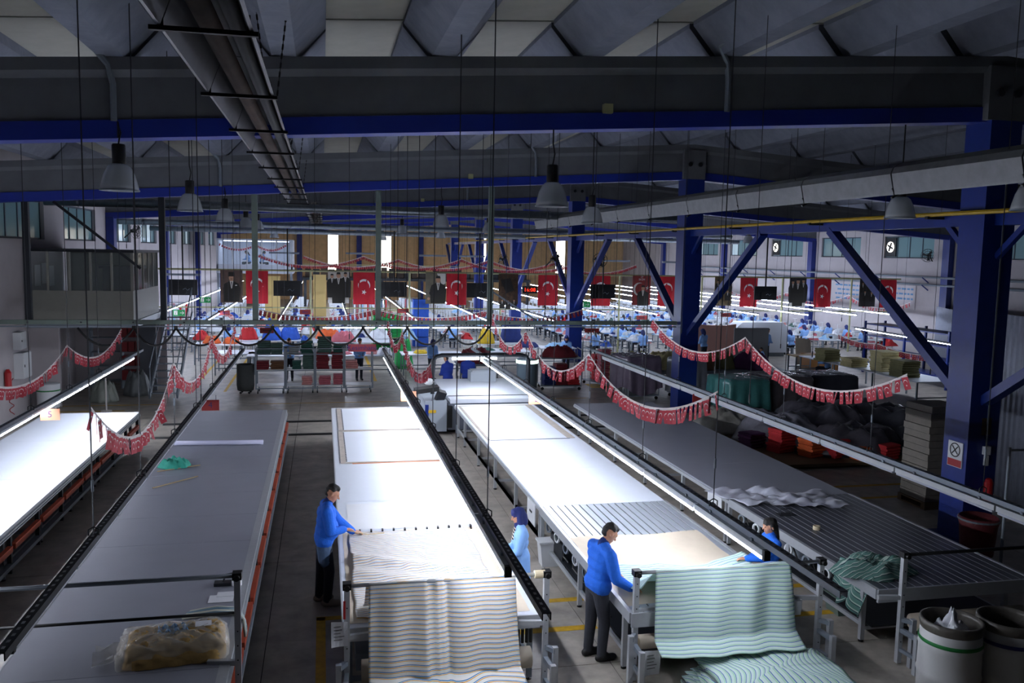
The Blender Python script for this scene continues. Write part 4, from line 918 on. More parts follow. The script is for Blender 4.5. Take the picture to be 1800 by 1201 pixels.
for i, (tx, x, y, z, w) in enumerate((('1. Bant',-4.1,38,2.25,.48),('Bant',-.75,38,2.3,.46),('',-1.98,32,2.05,.48),('',3.5,38.5,2.33,.5),('',15.4,40,1.95,.55),('',19.9,40,2.1,.55),('',12.2,38,1.5,.7))):
    board('small red hanging sign '+['above the left sewing rows','left of the second screen pole','just behind the cable tray, left of centre','near the centre walkway','right of the third blue column','right of the second blue column','low behind the cable tray at right'][i], tx, (x,y,z), w, .2, m_rs2, .13, ztop(x)+.58-z, m_inkb)
# ---------------------------------------------------------------- flags, portraits, screens on the frame behind
fr = thing('banner_frame', 'pale painted pipe frame carrying the flags across the hall', 'frame', (0,41.6,0))
B().tube((-7.5,0,3.98),(31,0,3.98),.045,8).ob('top_pipe', m_cream, fr); B().tube((-7.5,0,2.25),(31,0,2.2),.03,8).ob('lower_pipe', m_cream, fr)
for x in (-7.4,-.57,4.08,8.58,14.76,19.27,23.89,28): B().tube((x,0,0),(x,0,4.0),.05,8).ob('post', m_cream, fr)
def bigflag(i, x, label):
    b = B(); w, h = 1.0, 1.52; nx, nv = 10, 12; rr = random.Random(i)
    ph = rr.random()*6
    def wv(px, pz): return .035*math.sin(px*7+ph)*(.2+abs(pz)/h)+.015*math.sin(px*17+pz*3+ph)
    b.grid(nx, nv, lambda u, v: ((u-.5)*w*(1+.03*v*math.sin(ph)), wv((u-.5)*w, v*h), -v*h), 0)
    c = B(); crescent(c, 0, 0, .29, 0, 1, 16); star(c, .33, 0, .13, 0, 1)
    b.add([(z, wv(z, -h*.40-x_)-.02, -h*.40-x_) for x_, _, z in c.v], c.f, 1)
    o = b.ob('national_flag', [m_red, m_fw], None, loc=(x,41.53,3.945)); tag(o, label, 'flag', 'large hanging red flags')
names = ['behind the first grey green post','beside the photo of walking men','right of the portrait with hat in hand','right of the red digital clock','half hidden by a screen','mostly hidden by the second blue column','left of the rightmost screen','right of the dark photo banner','farthest right']
for i, (x, n) in enumerate(zip((-2.99,1.91,6.37,10.96,13.73,17.3,21.91,26.21,30.2), names)): bigflag(i, x, 'large red flag with white crescent and star, '+n)
def poly(b, pts, y, mi): b.add([(x, y, z) for x, z in pts], [tuple(range(len(pts)))], mi)
def ell(cx, cz, rx, rz, n=14, a0=0): return [(cx+rx*math.cos(a0+2*PI*k/n), cz+rz*math.sin(a0+2*PI*k/n)) for k in range(n)]
P_bg = {'brown': M('print brown','#5e4a40',.7,noise=.35,ns=2.2), 'olive': M('print olive','#6b6555',.7,noise=.2,ns=2), 'sepia': M('print sepia','#6a5a3c',.7,noise=.5,ns=5), 'pale': M('print pale','#b9b2a6',.7,noise=.2,ns=3), 'dark': M('print dark','#2c2a2c',.7,noise=.5,ns=4), 'redp': M('print red','#8e3230',.7), 'night': M('print night','#4a3420',.7,noise=.7,ns=4)}
m_suit = M('print suit','#26241f',.8); m_face = M('print face','#b98d70',.7); m_shirt = M('print shirt','#d6d2ca',.7); m_coat = M('print coat','#34322c',.8)
def portrait(x, bg, kind, label, w=.98, h=1.5):
    b = B(); b.bx(-w/2,w/2,-.01,.01,-h,0,0)
    def man(cx, cz, s, hat=False, dy=-.012, long=False):
        poly(b, [(cx-.30*s,cz-(1.35 if long else .95)*s),(cx-.33*s,cz-.42*s),(cx-.27*s,cz-.23*s),(cx-.08*s,cz-.13*s),(cx+.08*s,cz-.13*s),(cx+.27*s,cz-.23*s),(cx+.33*s,cz-.42*s),(cx+.30*s,cz-(1.35 if long else .95)*s)], dy, 1)
        poly(b, [(cx-.07*s,cz-.12*s),(cx+.07*s,cz-.12*s),(cx+.015*s,cz-.42*s),(cx-.015*s,cz-.42*s)], dy-.002, 3)
        poly(b, [(cx-.02*s,cz-.16*s),(cx+.02*s,cz-.16*s),(cx,cz-.4*s)], dy-.003, 1)
        poly(b, ell(cx,cz,.1*s,.14*s), dy-.004, 2)
        if hat: poly(b, [(cx-.12*s,cz+.06*s),(cx+.12*s,cz+.06*s),(cx+.11*s,cz+.23*s),(cx-.11*s,cz+.23*s)], dy-.005, 1)
        else: poly(b, [(cx-.1*s,cz+.05*s),(cx+.1*s,cz+.05*s),(cx+.07*s,cz+.15*s),(cx-.07*s,cz+.15*s)], dy-.005, 4)
        poly(b, [(cx-.045*s,cz-.055*s),(cx+.045*s,cz-.055*s),(cx+.03*s,cz-.035*s),(cx-.03*s,cz-.035*s)], dy-.006, 4) if hat else None
    if kind == 'stand': man(0, -.36, 1.15, True); poly(b, [(.16,-.72),(.24,-.72),(.24,-.68),(.16,-.68)], -.02, 3)
    elif kind == 'hat': man(.12, -.32, 1.2); poly(b, ell(-.02,-.98,.3,.16), -.022, 4); poly(b, ell(-.34,-1.25,.07,.07), -.023, 2); poly(b, [(.05,-.02),(.48,-.02),(.48,-.5),(.3,-.6),(.2,-.3)], -.0105, 3)
    elif kind == 'walk':
        man(-.3,-.22,.75,False,-.011,True); man(.32,-.15,.8,False,-.0115,True); man(0,-.18,.98,False,-.013,True); poly(b, [(-.49,-1.5),(.49,-1.5),(.49,-1.32),(-.49,-1.32)], -.0108, 3)
    elif kind == 'group':
        for q, (a, c) in enumerate(((-.3,-.25),(.05,-.2),(.34,-.3),(-.15,-.7),(.25,-.75))): man(a, c, .5, q % 2 == 0, -.011-.0012*q)
    elif kind == 'poster':
        c = B(); crescent(c, -.12, -.68, .34, 0, 0, 14); star(c, .33, -.62, .12, 0, 0)
        b.add([(p[0], -.0112, p[2]) for p in c.v], c.f, 3); man(.08, -.62, .95)
    elif kind == 'faces':
        for a, c in ((-.3,-1.3),(0,-1.33),(.3,-1.3)): man(a, c, .42)
        poly(b, [(-.4,-.3),(.1,-.2),(.3,-.8),(-.1,-.95)], -.011, 4)
    t = b.ob('portrait_banner', [P_bg[bg], m_suit, m_face, m_shirt, m_hair], None, loc=(x,41.54,3.97)); tag(t, label, 'banner', 'printed banners between the flags')
    if kind == 'poster': text('lettering', '29\nEKİM', m_fw, t, (0,-.02,-.12), .14)
portrait(-4.12,'brown','stand','printed portrait of a standing man in dark suit and tall hat, brown background')
portrait(.72,'pale','walk','printed photo of a man in a long coat walking ahead of others')
portrait(5.34,'olive','hat','printed portrait of a man in suit holding his hat, pale corner')
portrait(8.95,'night','faces','dark brown printed banner with small faces, left of the digital clock')
portrait(12.35,'sepia','group','narrow printed photo banner behind the third blue column')
portrait(15.92,'redp','poster','red printed poster of a man with crescent and star behind him')
portrait(20.45,'sepia','group','sepia printed group photo right of the second blue column')
portrait(24.75,'dark','walk','dark grey printed photo banner between two right flags')
portrait(28.95,'dark','group','dark printed photo banner left of the farthest right flag')
for i, (x, w, l) in enumerate(((-6.08,1.23,'left of the standing portrait'),(-1.57,1.26,'right of the first large flag'),(3.25,1.2,'behind the second grey green post'),(7.3,1.2,'left of the third grey green post'),(13.5,1.25,'in front of the fifth flag'),(22.3,1.25,'overlapping the flag right of the second column'))):
    t = thing('ceiling_screen', 'black ceiling hung screen %s' % l, 'screen', (x,40.5,2.85), group='hanging screens')
    B().bx(-w/2,w/2,-.03,.03,0,.7).ob('panel', M('screen back','#14161a',.35), t); B().bx(-.25,.15,-.06,-.03,.08,.4).ob('back_housing', m_blk, t)
    B().path([(.0,-.07,.25),(.1,-.08,.32),(.2,-.07,.22),(.28,-.08,.3)],.01,5).ob('cable', m_steel, t); B().bx(-.03,.03,-.02,.04,.7,3.2).ob('ceiling_pole', m_blk, t)
ck = thing('digital_clock', 'black digital clock with glowing red figures 16:08', 'clock', (10.0,41.4,3.03)); B().bx(-.38,.38,-.04,.04,0,.36).ob('case', m_blk, ck); B().tube((-.3,0,.36),(-.3,.18,.95),.008,4).tube((.3,0,.36),(.3,.18,.95),.008,4).ob('hanger', m_cable, ck)
text('figures', '16:08', M('red figures','#ff3a20',.5,emit=1.8,ecol='#ff3a20'), ck, (0,-.05,.17), .27)
def exitsign(label, x, y, z, w=.56):
    e = thing('exit_sign', label, 'sign', (x,y,z)); B().bx(-w/2,w/2,-.02,.02,0,.28).ob('plate', M('exit green','#0f7a3c',.5,emit=.25), e); text('arrow', '→', m_fw, e, (.13,-.023,.14), .24); B().bx(-.2,-.06,-.024,-.021,.05,.24).ob('door_symbol', m_fw, e); B().ball((-.11,-.026,.2),(.018,.003,.018)).bar((-.12,-.026,.17),(-.14,-.026,.11),.02,.004,up=(0,1,0)).bar((-.14,-.026,.11),(-.17,-.026,.06),.015,.004,up=(0,1,0)).bar((-.14,-.026,.11),(-.1,-.026,.07),.015,.004,up=(0,1,0)).ob('running_figure', M('exit green','#0f7a3c',.5,emit=.25), e); B().tube((0,0,.28),(0,0,ztop(x)+.58-z),.006,4).ob('hanger', m_cable, e)
exitsign('green exit sign beside the third blue column', 12.75, 41, 2.38); exitsign('green exit sign far left beyond the stairs', -5.6, 44, 2.3, .5); exitsign('green exit sign far left, lower one near the rail', -6.2, 40, 1.95, .5)
# ---------------------------------------------------------------- office box on the mezzanine, stairs, storage below
of = thing('office_box', 'glazed office box on the mezzanine at the left', 'office', (0,0,0)); m_off_w = M('office panel','#8c8c84',.6,noise=.05)
B().bx(-8.65,-5.6,28,33.5,2.5,2.7).ob('platform', m_steel, of)
B().bx(-8.6,-5.65,28.02,28.08,2.7,3.62).ob('lower_panel', m_off_w, of); B().bx(-5.71,-5.65,28.08,32.2,2.7,3.62).ob('lower_panel', m_off_w, of)
for k in range(6):
    x = -8.6+.59*k; B().bx(x-.03,x+.03,28.0,28.07,3.62,4.8).ob('mullion', m_off_w, of)
    if k < 5: B().bx(x+.03,x+.56,28.03,28.04,3.62,4.76).ob('pane', m_clear, of)
for k in range(6):
    y = 28.05+.82*k; B().bx(-5.71,-5.65,y-.03,y+.03,3.62,4.8).ob('mullion', m_off_w, of)
    if k < 5: B().bx(-5.685,-5.675,y+.03,y+.79,3.62,4.76).ob('pane', m_clear, of)
B().bx(-8.62,-5.6,27.98,32.3,4.78,4.86).ob('roof', m_dark, of); B().bx(-8.6,-5.7,32.2,32.26,2.7,4.8).ob('rear_panel', m_off_w, of)
tag(B().bx(-7.0,-5.95,30.2,31.2,2.7,4.25).bx(-7.1,-5.85,30.1,31.3,4.25,4.33).ob('office_cabinet', M('slate cabinet','#3a3f48',.6)), 'dark grey cabinet inside the glazed office', 'cabinet')
tag(B().bx(-8.4,-7.3,28.4,29.1,3.4,3.45).bx(-8.35,-8.3,28.45,28.5,2.7,3.4).bx(-7.4,-7.35,28.45,28.5,2.7,3.4).bx(-8.35,-8.3,29,29.05,2.7,3.4).bx(-7.4,-7.35,29,29.05,2.7,3.4).ob('office_desk', m_dark), 'dark desk inside the glazed office', 'desk')
for i, (y, z) in enumerate(((29.0,4.0),(29.7,4.05),(30.4,3.95))): tag(B().bx(-8.66,-8.64,y,y+.5,z-.3,z+.35).ob('wall_notice', m_wpaper), 'paper notice on the office wall, %s from the front' % ('first','second','third')[i], 'notice')
sx0, sx1 = -5.55, -4.7
stt = thing('staircase', 'grey steel staircase up to the mezzanine at the left', 'stairs', (0,0,0))
for x in (sx0, sx1): B().bar((x,29.6,.1),(x,33.3,2.55),.05,.2).ob('stringer', m_steel, stt)
for k in range(12): B().bx(sx0,sx1,29.75+.3*k,30.02+.3*k,.16+.205*k,.19+.205*k).ob('tread', m_galv, stt)
for x in (sx0, sx1):
    B().tube((x,29.65,1.05),(x,33.3,3.5),.022,8).ob('handrail', m_steel, stt)
    for k in range(4): B().tube((x,29.75+1.15*k,.15+.78*k),(x,29.75+1.15*k,1.1+.78*k),.018,6).ob('baluster', m_steel, stt)
B().bx(-5.62,-5.56,29.9,33,0,2.5).ob('side_panel', M('stair panel','#6b6f76',.6), stt) if False else None
w_ = B().bx(-8.7,-7.9,28.5,28.62,0,2.5).bx(-8.7,-5.6,33.3,33.4,0,2.5).ob('wall_storage', m_wall); tag(w_, kind='structure')
tag(B().bx(-6.2,-5.65,31.5,31.6,0,2.5).ob('trim_1', M('storage partition','#5c6068',.6)), kind='structure')
sh = thing('storage_shelf', 'dark storage shelf with red bins under the mezzanine', 'shelf', (-7.9,32.2,0))
for x in (0,1.0,2.0): B().bx(x-.02,x+.02,-.2,.2,0,2.3).ob('upright', m_steel, sh)
for z in (.3,.8,1.3,1.8,2.3): B().bx(0,2,-.2,.2,z-.02,z).ob('shelf', m_steel, sh)
for i in range(4):
    for j in range(4): tag(B().bx(-6.88+.23*i,-6.68+.23*i,31.98,32.3,.31+.5*j+.0,.31+.5*j+.34).bx(-6.86+.23*i,-6.7+.23*i,31.97,31.98,.4+.5*j,.43+.5*j).ob('storage_bin', M('red bin','#8e1f24',.5)), 'red storage bin under the mezzanine, %s shelf up, %s from the left' % (nth(j), nth(i)), 'bin', 'red storage bins')
def cabinet(label, x, y, z, w, d, h, mat=m_whitep):
    t = thing('electrical_cabinet', label, 'cabinet', (x,y,z)); B().bx(0,d,0,w,0,h).ob('case', mat, t); q = B().bx(d,d+.015,.02,w-.02,.02,h-.02).ob('door', mat, t); B().bx(d+.015,d+.03,.05,.08,h*.45,h*.55).ob('latch', m_dark, q)
cabinet('small white electrical box on the left wall, lower of two',-8.7,27.0,1.1,.7,.25,.75); cabinet('white switch box on the left wall, above the lower one',-8.7,27.0,1.95,.5,.2,.5); cabinet('white cabinet hung further back on the left wall',-8.7,28.9,1.7,1.1,.35,.85)
tag(B().lathe([(.09,0),(.09,.5),(.04,.6)],14).ob('fire_extinguisher', M('extinguisher red','#a81c22',.35), loc=(-8.6,26.2,.9)), 'red fire extinguisher on the left wall', 'extinguisher')
tag(B().path([(-8.63+.06*math.cos(k*1.1),26.5+.06*math.sin(k*1.1),1.2-.045*k) for k in range(24)],.012,5).ob('coiled_hose', M('red hose','#9c2a2a',.5)), 'thin red coiled hose on the left wall', 'hose')
tag(B().lathe([(.02,.03),(.16,.0),(.16,.03),(.025,.04),(.025,1.0),(.02,1.02)],14).ob('barrier_post', M('barrier white','#c9c4c0',.5), loc=(-6.4,27.6,0)), 'white barrier post with red foot near the storage area', 'post')
for i,(x,y,h,m) in enumerate(((-6.9,29.4,.75,'#8a9088'),(-6.1,30.6,.9,'#6f7476'))): heap('covered_sack', 'plastic covered sack under the mezzanine, %s' % ('nearer one','one beside the stairs')[i], (x,y,0), (.42,.36), h, M('sack'+m,m,.5,noise=.1), i+4, cat='sack')
t = thing('wheeled_drum', 'white barrel trolley behind the left lit rail', 'barrel', (-8.1,28.0,0)); B().lathe([(.3,.08),(.32,.12),(.32,.8),(.3,.82)],20).ob('barrel', m_whitep, t, True); B().lathe([(.26,0),(.26,.08)],16).ob('base', m_blk, t); B().lathe([(.325,.6),(.33,.6),(.33,.64),(.325,.64)],20,cap=False).ob('green_band', M('green band','#1f7a3a',.5), t)
# ---------------------------------------------------------------- cutting machine between the lit tables
cm = thing('cutting_machine', 'automatic cutting machine with black gantry at the end of the slotted table', 'machine', (0,0,0))
B().bx(3.35,6.05,23.1,26.9,.12,.86).ob('bed_body', M('machine grey','#6b7280',.5), cm); B().bx(3.4,6.0,23.05,26.9,.86,.97).ob('bed_surface', m_white, cm)
B().bx(3.4,6.0,23.6,23.63,.97,.985).ob('fold_strip', m_dark, cm)
B().path([(3.05,24.2,.6),(3.05,24.2,1.9),(3.15,24.2,2.02),(3.3,24.2,2.06),(5.6,24.2,2.06),(5.78,24.2,2.02),(5.86,24.2,1.9),(5.86,24.2,1.0)],.06,10).ob('gantry_arch', m_dark, cm, True)
B().bx(3.6,4.9,24.12,24.2,1.93,1.985).ob('gantry_lamp', M('gantry tube','#eef6ff',.5,emit=14), cm)
B().bx(2.7,3.3,23.0,24.6,.1,.95).ob('control_cabinet', M('machine light grey','#9aa3ad',.5), cm); B().bx(2.72,3.0,22.985,23.0,.62,.7).ob('yellow_label', M('label yellow','#d8b020',.5), cm)
B().ext([(2.45,1.12),(3.1,1.2),(3.1,1.32),(2.45,1.24)],'y',23.1,23.55).ob('keyboard_tray', m_blk, cm); B().ball((2.85,23.4,1.42),(.14,.1,.1)).ob('hand_unit', m_whitep, cm, True)
B().box((3.15,23.2,1.05),(.22,.2,.3),(.3,.3,.2)).ob('cutting_head', m_dark, cm); B().bx(3.3,3.45,22.98,23.3,.2,.8).ob('inner_frame', m_blk, cm)
B().tube((2.75,23.0,.3),(2.75,23.0,.85),.05,8).ob('blue_hose', m_blue, cm)
tag(B().lathe([(.33,0),(.33,1.55),(.345,1.56),(.345,1.66),(.3,1.7),(.28,1.72)],24).ob('filter_column', M('steel column body','#6f7f8c',.35,.4), None, True, loc=(6.3,26.2,0)), 'round grey machine column with a glowing green top ring', 'machine')
tag(B().lathe([(.346,0),(.352,0),(.352,.1),(.346,.1)],24,cap=False).ob('light_ring', M('green white glow','#d8ffe4',.5,emit=4), loc=(6.3,26.2,1.56)), 'glowing ring on the round machine column', 'light')
tag(B().bx(4.5,5.3,26.2,26.8,.97,1.28).bx(4.55,5.25,26.25,26.75,1.28,1.32).ob('printer_box', M('printer grey','#aab2bb',.5)), 'light grey printer box on the cutting machine', 'printer')
# ---------------------------------------------------------------- rolling racks with stacks
def fold_stack(label, c, w, d, n, mat, th=.072, rz=0, seed=0, group=None, cat='fabric stack'):
    t = thing('folded_stack', label, cat, c, rz, group); R = random.Random(seed)
    for k in range(n):
        ww = w*R.uniform(.88,1.04); dd = d*R.uniform(.9,1.02); z = k*th; r = th*.5; b = B(); ox = R.uniform(-.02,.02)
        oy = R.uniform(-.025,.025); prof = [(-dd/2+r*.9,0),(dd/2-r*.9,0),(dd/2,r),(dd/2-r*.9,2*r*.94),(0,2*r*.98),(-dd/2+r*.9,2*r*.94),(-dd/2+r*.2,r*1.5),(-dd/2,r),(-dd/2+r*.2,r*.5)]
        b.ext([(oy+y, z+zz) for y, zz in prof], 'x', ox-ww/2, ox+ww/2).ob('folded_piece', mat, t)
    return t
C_ = {k: M('cloth '+k, h, .85, noise=.14, ns=7, bump=.15, bs=30) for k, h in dict(green='#4c6660', teal='#2f5a52', maroon='#7a2530', pink='#b5616d', rose='#c98a88', navy='#1c2d6a', blue='#2a57b8', orange='#d8622e', lime='#5c8a3a', cream='#cbbf8e', olive='#7d7a52', yellow='#cfae28', bright='#1f9a4c', red='#c22a30', white='#d9dce2', brown='#6a4a34', grey='#8b9094', lilac='#9a88b8', violet='#5b2f5e', aqua='#6fc0c4', sky='#9cc6ea').items()}
xs_ = [-2.28,-1.28,-.28,.72,1.72]
for i in range(4):
    t = thing('rolling_rack', 'grey rolling shelf rack, %s in the row of four' % ('first from the left','second from the left','third from the left','rightmost')[i], 'rack', (xs_[i],30.4,0), group='row of rolling racks')
    for x in (.02,.98):
        for y in (0,.6): B().bx(x-.025,x+.025,y-.025,y+.025,.16,1.58).ob('upright', m_steel, t); B().lathe([(.05,-.02),(.05,.02)],12).ob('castor', m_blk, t, loc=(x+(.06 if x < .5 else -.06),y,.055)).rotation_euler=(0,PI/2,0); B().bx(x-.02+(.06 if x < .5 else -.06),x+.02+(.06 if x < .5 else -.06),y-.02,y+.02,.09,.18).ob('castor_fork', m_steel, t)
    for z in ((.28,.84,1.38) if i != 3 else (.28,.84)): B().bx(.02,.98,-.02,.62,z-.025,z).ob('shelf', m_whitep if z < 1 else m_steel, t)
    for y in (0,.6): B().bx(.02,.98,y-.015,y+.015,1.55,1.58).bx(.02,.98,y-.015,y+.015,.17,.2).ob('rail', m_steel, t)
ST = [(-2.0,1.38,.44,.4,6,'green'),(-1.58,1.38,.4,.42,5,'green'),(-2.05,.84,.42,.45,4,'maroon'),(-1.55,.84,.46,.45,4,'brown'),(-1.0,1.38,.36,.4,3,'grey'),(-.56,1.38,.4,.42,6,'teal'),(-.9,.84,.3,.4,4,'teal'),(-.5,.84,.4,.42,8,'green'),(-.55,.28,.36,.42,4,'rose'),
      (.05,1.38,.5,.45,8,'green'),(.5,1.38,.3,.4,4,'teal'),(-.02,.84,.44,.5,8,'maroon'),(.48,.84,.4,.5,8,'maroon'),(.05,.28,.42,.45,4,'pink'),(.5,.28,.34,.45,5,'pink'),(.98,.84,.4,.45,4,'rose')]
ORDW = ['top','middle','bottom']
for i, (x, z, w, d, n, c) in enumerate(ST):
    side = 'first second third fourth'.split()[min(3, int((x+2.28)//1))]
    fold_stack('%s folded stack on the %s shelf of the %s rack, its %s side' % (c, ORDW[0 if z > 1.2 else 1 if z > .5 else 2], side, 'left' if (x+2.28) % 1 < .5 else 'right'), (x,30.68,z), w, d, n, C_[c], seed=i, group='stacks on the rolling racks')
t = thing('grey_bin', 'dark grey round fabric bin on wheels left of the rolling racks', 'bin', (-2.62,30.6,0)); B().lathe([(.27,.12),(.3,.3),(.29,1.0),(.27,1.02),(.26,.9),(.25,.3)],24).ob('bag', M('dark grey bag','#3d4040',.8,bump=.4,bs=12), t, True); B().lathe([(.1,.08),(.24,.1),(.24,.13),(.1,.13)],20).ob('base', m_blk, t)
for a in range(4): B().lathe([(.04,-.015),(.04,.015)],10).ob('castor', m_blk, t, loc=(.2*math.cos(a*PI/2+.7),.2*math.sin(a*PI/2+.7),.04)).rotation_euler=(PI/2,0,0)
# ---------------------------------------------------------------- trolleys, covered piles on the right of the tables
def trolley(label, x, y, w, d, h, rz, mat=m_steel, wires=True, cover=None, ch=None):
    t = thing('cage_trolley', label, 'trolley', (x,y,0), rz)
    B().bx(-w/2,w/2,-d/2,d/2,.14,.18).ob('deck', mat, t)
    for sx in (-1,1):
        for sy in (-1,1): B().tube((sx*w/2,sy*d/2,.14),(sx*w/2,sy*d/2,h),.02,6).ob('post', mat, t); B().lathe([(.06,-.02),(.06,.02)],10).ob('castor', m_blk, t, loc=(sx*(w/2-.06),sy*(d/2-.06),.06)).rotation_euler=(PI/2,0,0)
    for sx in (-1,1): B().tube((sx*w/2,-d/2,h),(sx*w/2,d/2,h),.02,6).ob('top_rail', mat, t)
    if wires:
        for sx in (-1,1):
            g = B()
            for k in range(1, 7): g.tube((sx*w/2,-d/2+d*k/7,.16),(sx*w/2,-d/2+d*k/7,h),.008,4)
            for k in range(1, 4): g.tube((sx*w/2,-d/2,.16+h*k/4),(sx*w/2,d/2,.16+h*k/4),.008,4)
            g.ob('wire_side', mat, t)
    if cover:
        cw, cd, chh = w/2+.05, d/2+.05, ch or h+.05
        def fn(u, v):
            a = 2*PI*v; cx = max(-1,min(1,1.38*math.cos(a))); cy = max(-1,min(1,1.38*math.sin(a)))
            if u < .4: q = u/.4; return (cx*cw*q, cy*cd*q, chh+.03*nz(cx*q*3,cy*q*3,1,x)-.03*q*q)
            q = (u-.4)/.6; f = 1+.07*q*math.sin(a*13+x)+.05*q; return (cx*cw*f, cy*cd*f, chh-.03-q*(chh-.35)*(1-.12*math.sin(a*3+y)))
        B().grid(16, 72, fn).ob('cover', cover, t, True)
    return t
def filmc(n, c, a=.8): return M('cover '+n, c, .25, alpha=a, bump=.35, bs=10, noise=.1)
trolley('mesh trolley loaded with pink and cream pieces, in front of the second column', 10.6, 31.2, 1.1, 1.6, 1.75, .25)
for k in range(4): fold_stack('%s stack inside the mesh trolley by the second column' % ['pink','cream','red','blue grey'][k], (10.4+.35*(k % 2),30.8+.75*(k//2),.19), .42,.5,18-2*k, C_[['pink','cream','red','grey'][k]], th=.07, seed=40+k)
trolley('trolley under a shiny mauve plastic cover left of the second column', 10.75, 28.4, 1.2, 1.3, 1.5, .15, cover=filmc('mauve','#75697a',.9))
trolley('trolley under a whitish plastic cover close to the second column', 11.35, 26.9-.3+.9, .95, .9, 1.35, .2, cover=filmc('white','#a9adb6',.8)) if False else None
trolley('wire trolley with wrapped goods under a pale cover, hidden behind the second column', 12.6, 28.2, .95, .9, 1.4, .1, cover=filmc('pale','#9aa0aa',.85))
trolley('wide trolley under a teal plastic cover right of the second column', 12.75, 24.6, 1.3, 1.4, 1.25, .05, cover=filmc('teal','#4f8f8c',.9))
trolley('trolley under a brownish plastic cover next to the teal one', 14.35, 24.9, 1.5, 1.4, 1.25, .0, cover=filmc('brownish','#6a6468',.92))
trolley('trolley under a slate plastic cover, fourth along from the column', 16.1, 25.2, 1.6, 1.4, 1.25, -.05, cover=filmc('slate','#474a55',.95))
t_ = trolley('trolley with maroon stacks left of the second column, two tier', 8.6, 30.6, 1.5, .9, 1.5, -.1, wires=False); B().bx(-.75,.75,-.45,.45,1.16,1.2).ob('upper_deck', m_steel, t_)
for k in range(3): fold_stack('%s stack on the two tier trolley' % ['navy','maroon','dark red'][k], (8.15+.45*k,30.5,.19), .44,.6,[11,13,9][k], C_[['navy','maroon','red'][k]], th=.06, seed=60+k)
B_ = None
for k in range(5):
    heap('covered_roll_pile', 'heap of olive and beige cloth rolls behind the column, %s from left' % ['first','second','third','fourth','fifth'][k], (12.1+1.2*k,31.5+.4*(k % 2),.55), (.8,.6), .75, C_[['olive','cream','brown','olive','violet'][k]], 20+k)
tag(B().bx(11,18.2,30.8,32.4,.45,.55).bx(11.1,11.2,30.9,31,0,.45).bx(18,18.1,30.9,31,0,.45).bx(18,18.1,32.2,32.3,0,.45).bx(11.1,11.2,32.2,32.3,0,.45).ob('low_platform', m_steel), 'low platform carrying the olive cloth rolls', 'platform')
pile = [(12.0,20.6,1.2,1.3,.85,'#7d7c86'),(13.7,21.4,1.5,1.5,1.0,'#55535c'),(15.4,21.2,1.3,1.4,.95,'#464750'),(13.2,19.2,1.3,.9,.8,'#4d4a52'),(15.3,19.0,1.2,.9,.85,'#3f434c'),(11.2,22.3,.9,.9,.7,'#a7a59c')]
for i, (x, y, rx, ry, h, c) in enumerate(pile): heap('film_covered_pile', 'goods pile under dusty plastic film right of the grey table, %s' % ['front left part','middle part','right part','front middle part','front right part','far left pale part'][i], (x,y,.12), (rx,ry), h, M('dusty film '+c,c,.35,alpha=.93,bump=.3,bs=8,noise=.15), i*3+1, cat='pile', n=48, rough=.25)
for i, (x, y, c) in enumerate(((11.35,19.45,'red'),(11.9,18.9,'orange'),(12.45,18.75,'red'),(10.9,20.1,'violet'),(13.0,18.5,'orange'),(13.6,18.4,'red'))): fold_stack('%s folded goods at the front of the film covered pile, %s' % (c, ['first from the left','second','third','beside the grey table','fifth','last'][i]), (x,y,.12), .55,.5,[8,7,6,5,4,5][i], C_[c], th=.075, rz=.3, seed=80+i)
tag(B().bx(10.6,16.6,18.1,22.8,.05,.12).bx(10.6,16.6,18.2,18.4,0,.05).bx(10.6,16.6,20.4,20.6,0,.05).bx(10.6,16.6,22.5,22.7,0,.05).ob('pallet_row', M('pallet wood','#6e5a40',.8)), 'row of low wooden pallets under the film covered pile', 'pallet')
# corrugated partitions
def corr(label, x0, y0, x1, y1, h, z0=0, p=.16):
    L = math.hypot(x1-x0, y1-y0); n = int(L/p); b = B(); v = []; f = []
    dx, dy = (x1-x0)/L, (y1-y0)/L
    for k in range(n*4+1):
        s = k*p/4; o = .03 if k % 4 in (1, 2) else 0; v += [(x0+dx*s-dy*o, y0+dy*s+dx*o, z0), (x0+dx*s-dy*o, y0+dy*s+dx*o, z0+h)]
    for k in range(n*4): f.append((2*k,2*k+2,2*k+3,2*k+1))
    b.add(v, f); tag(solid(b.ob('sheet_partition', M('corrugated sheet','#717684',.4,.5,noise=.1)), .004), label, 'partition')
corr('corrugated steel partition behind the nearest column at the right edge', 13.6, 9.0, 14.4, 17.2, 3.9)
corr('corrugated steel partition far right below the windows', 25.5, 27.0, 30.9, 38.5, 2.7)
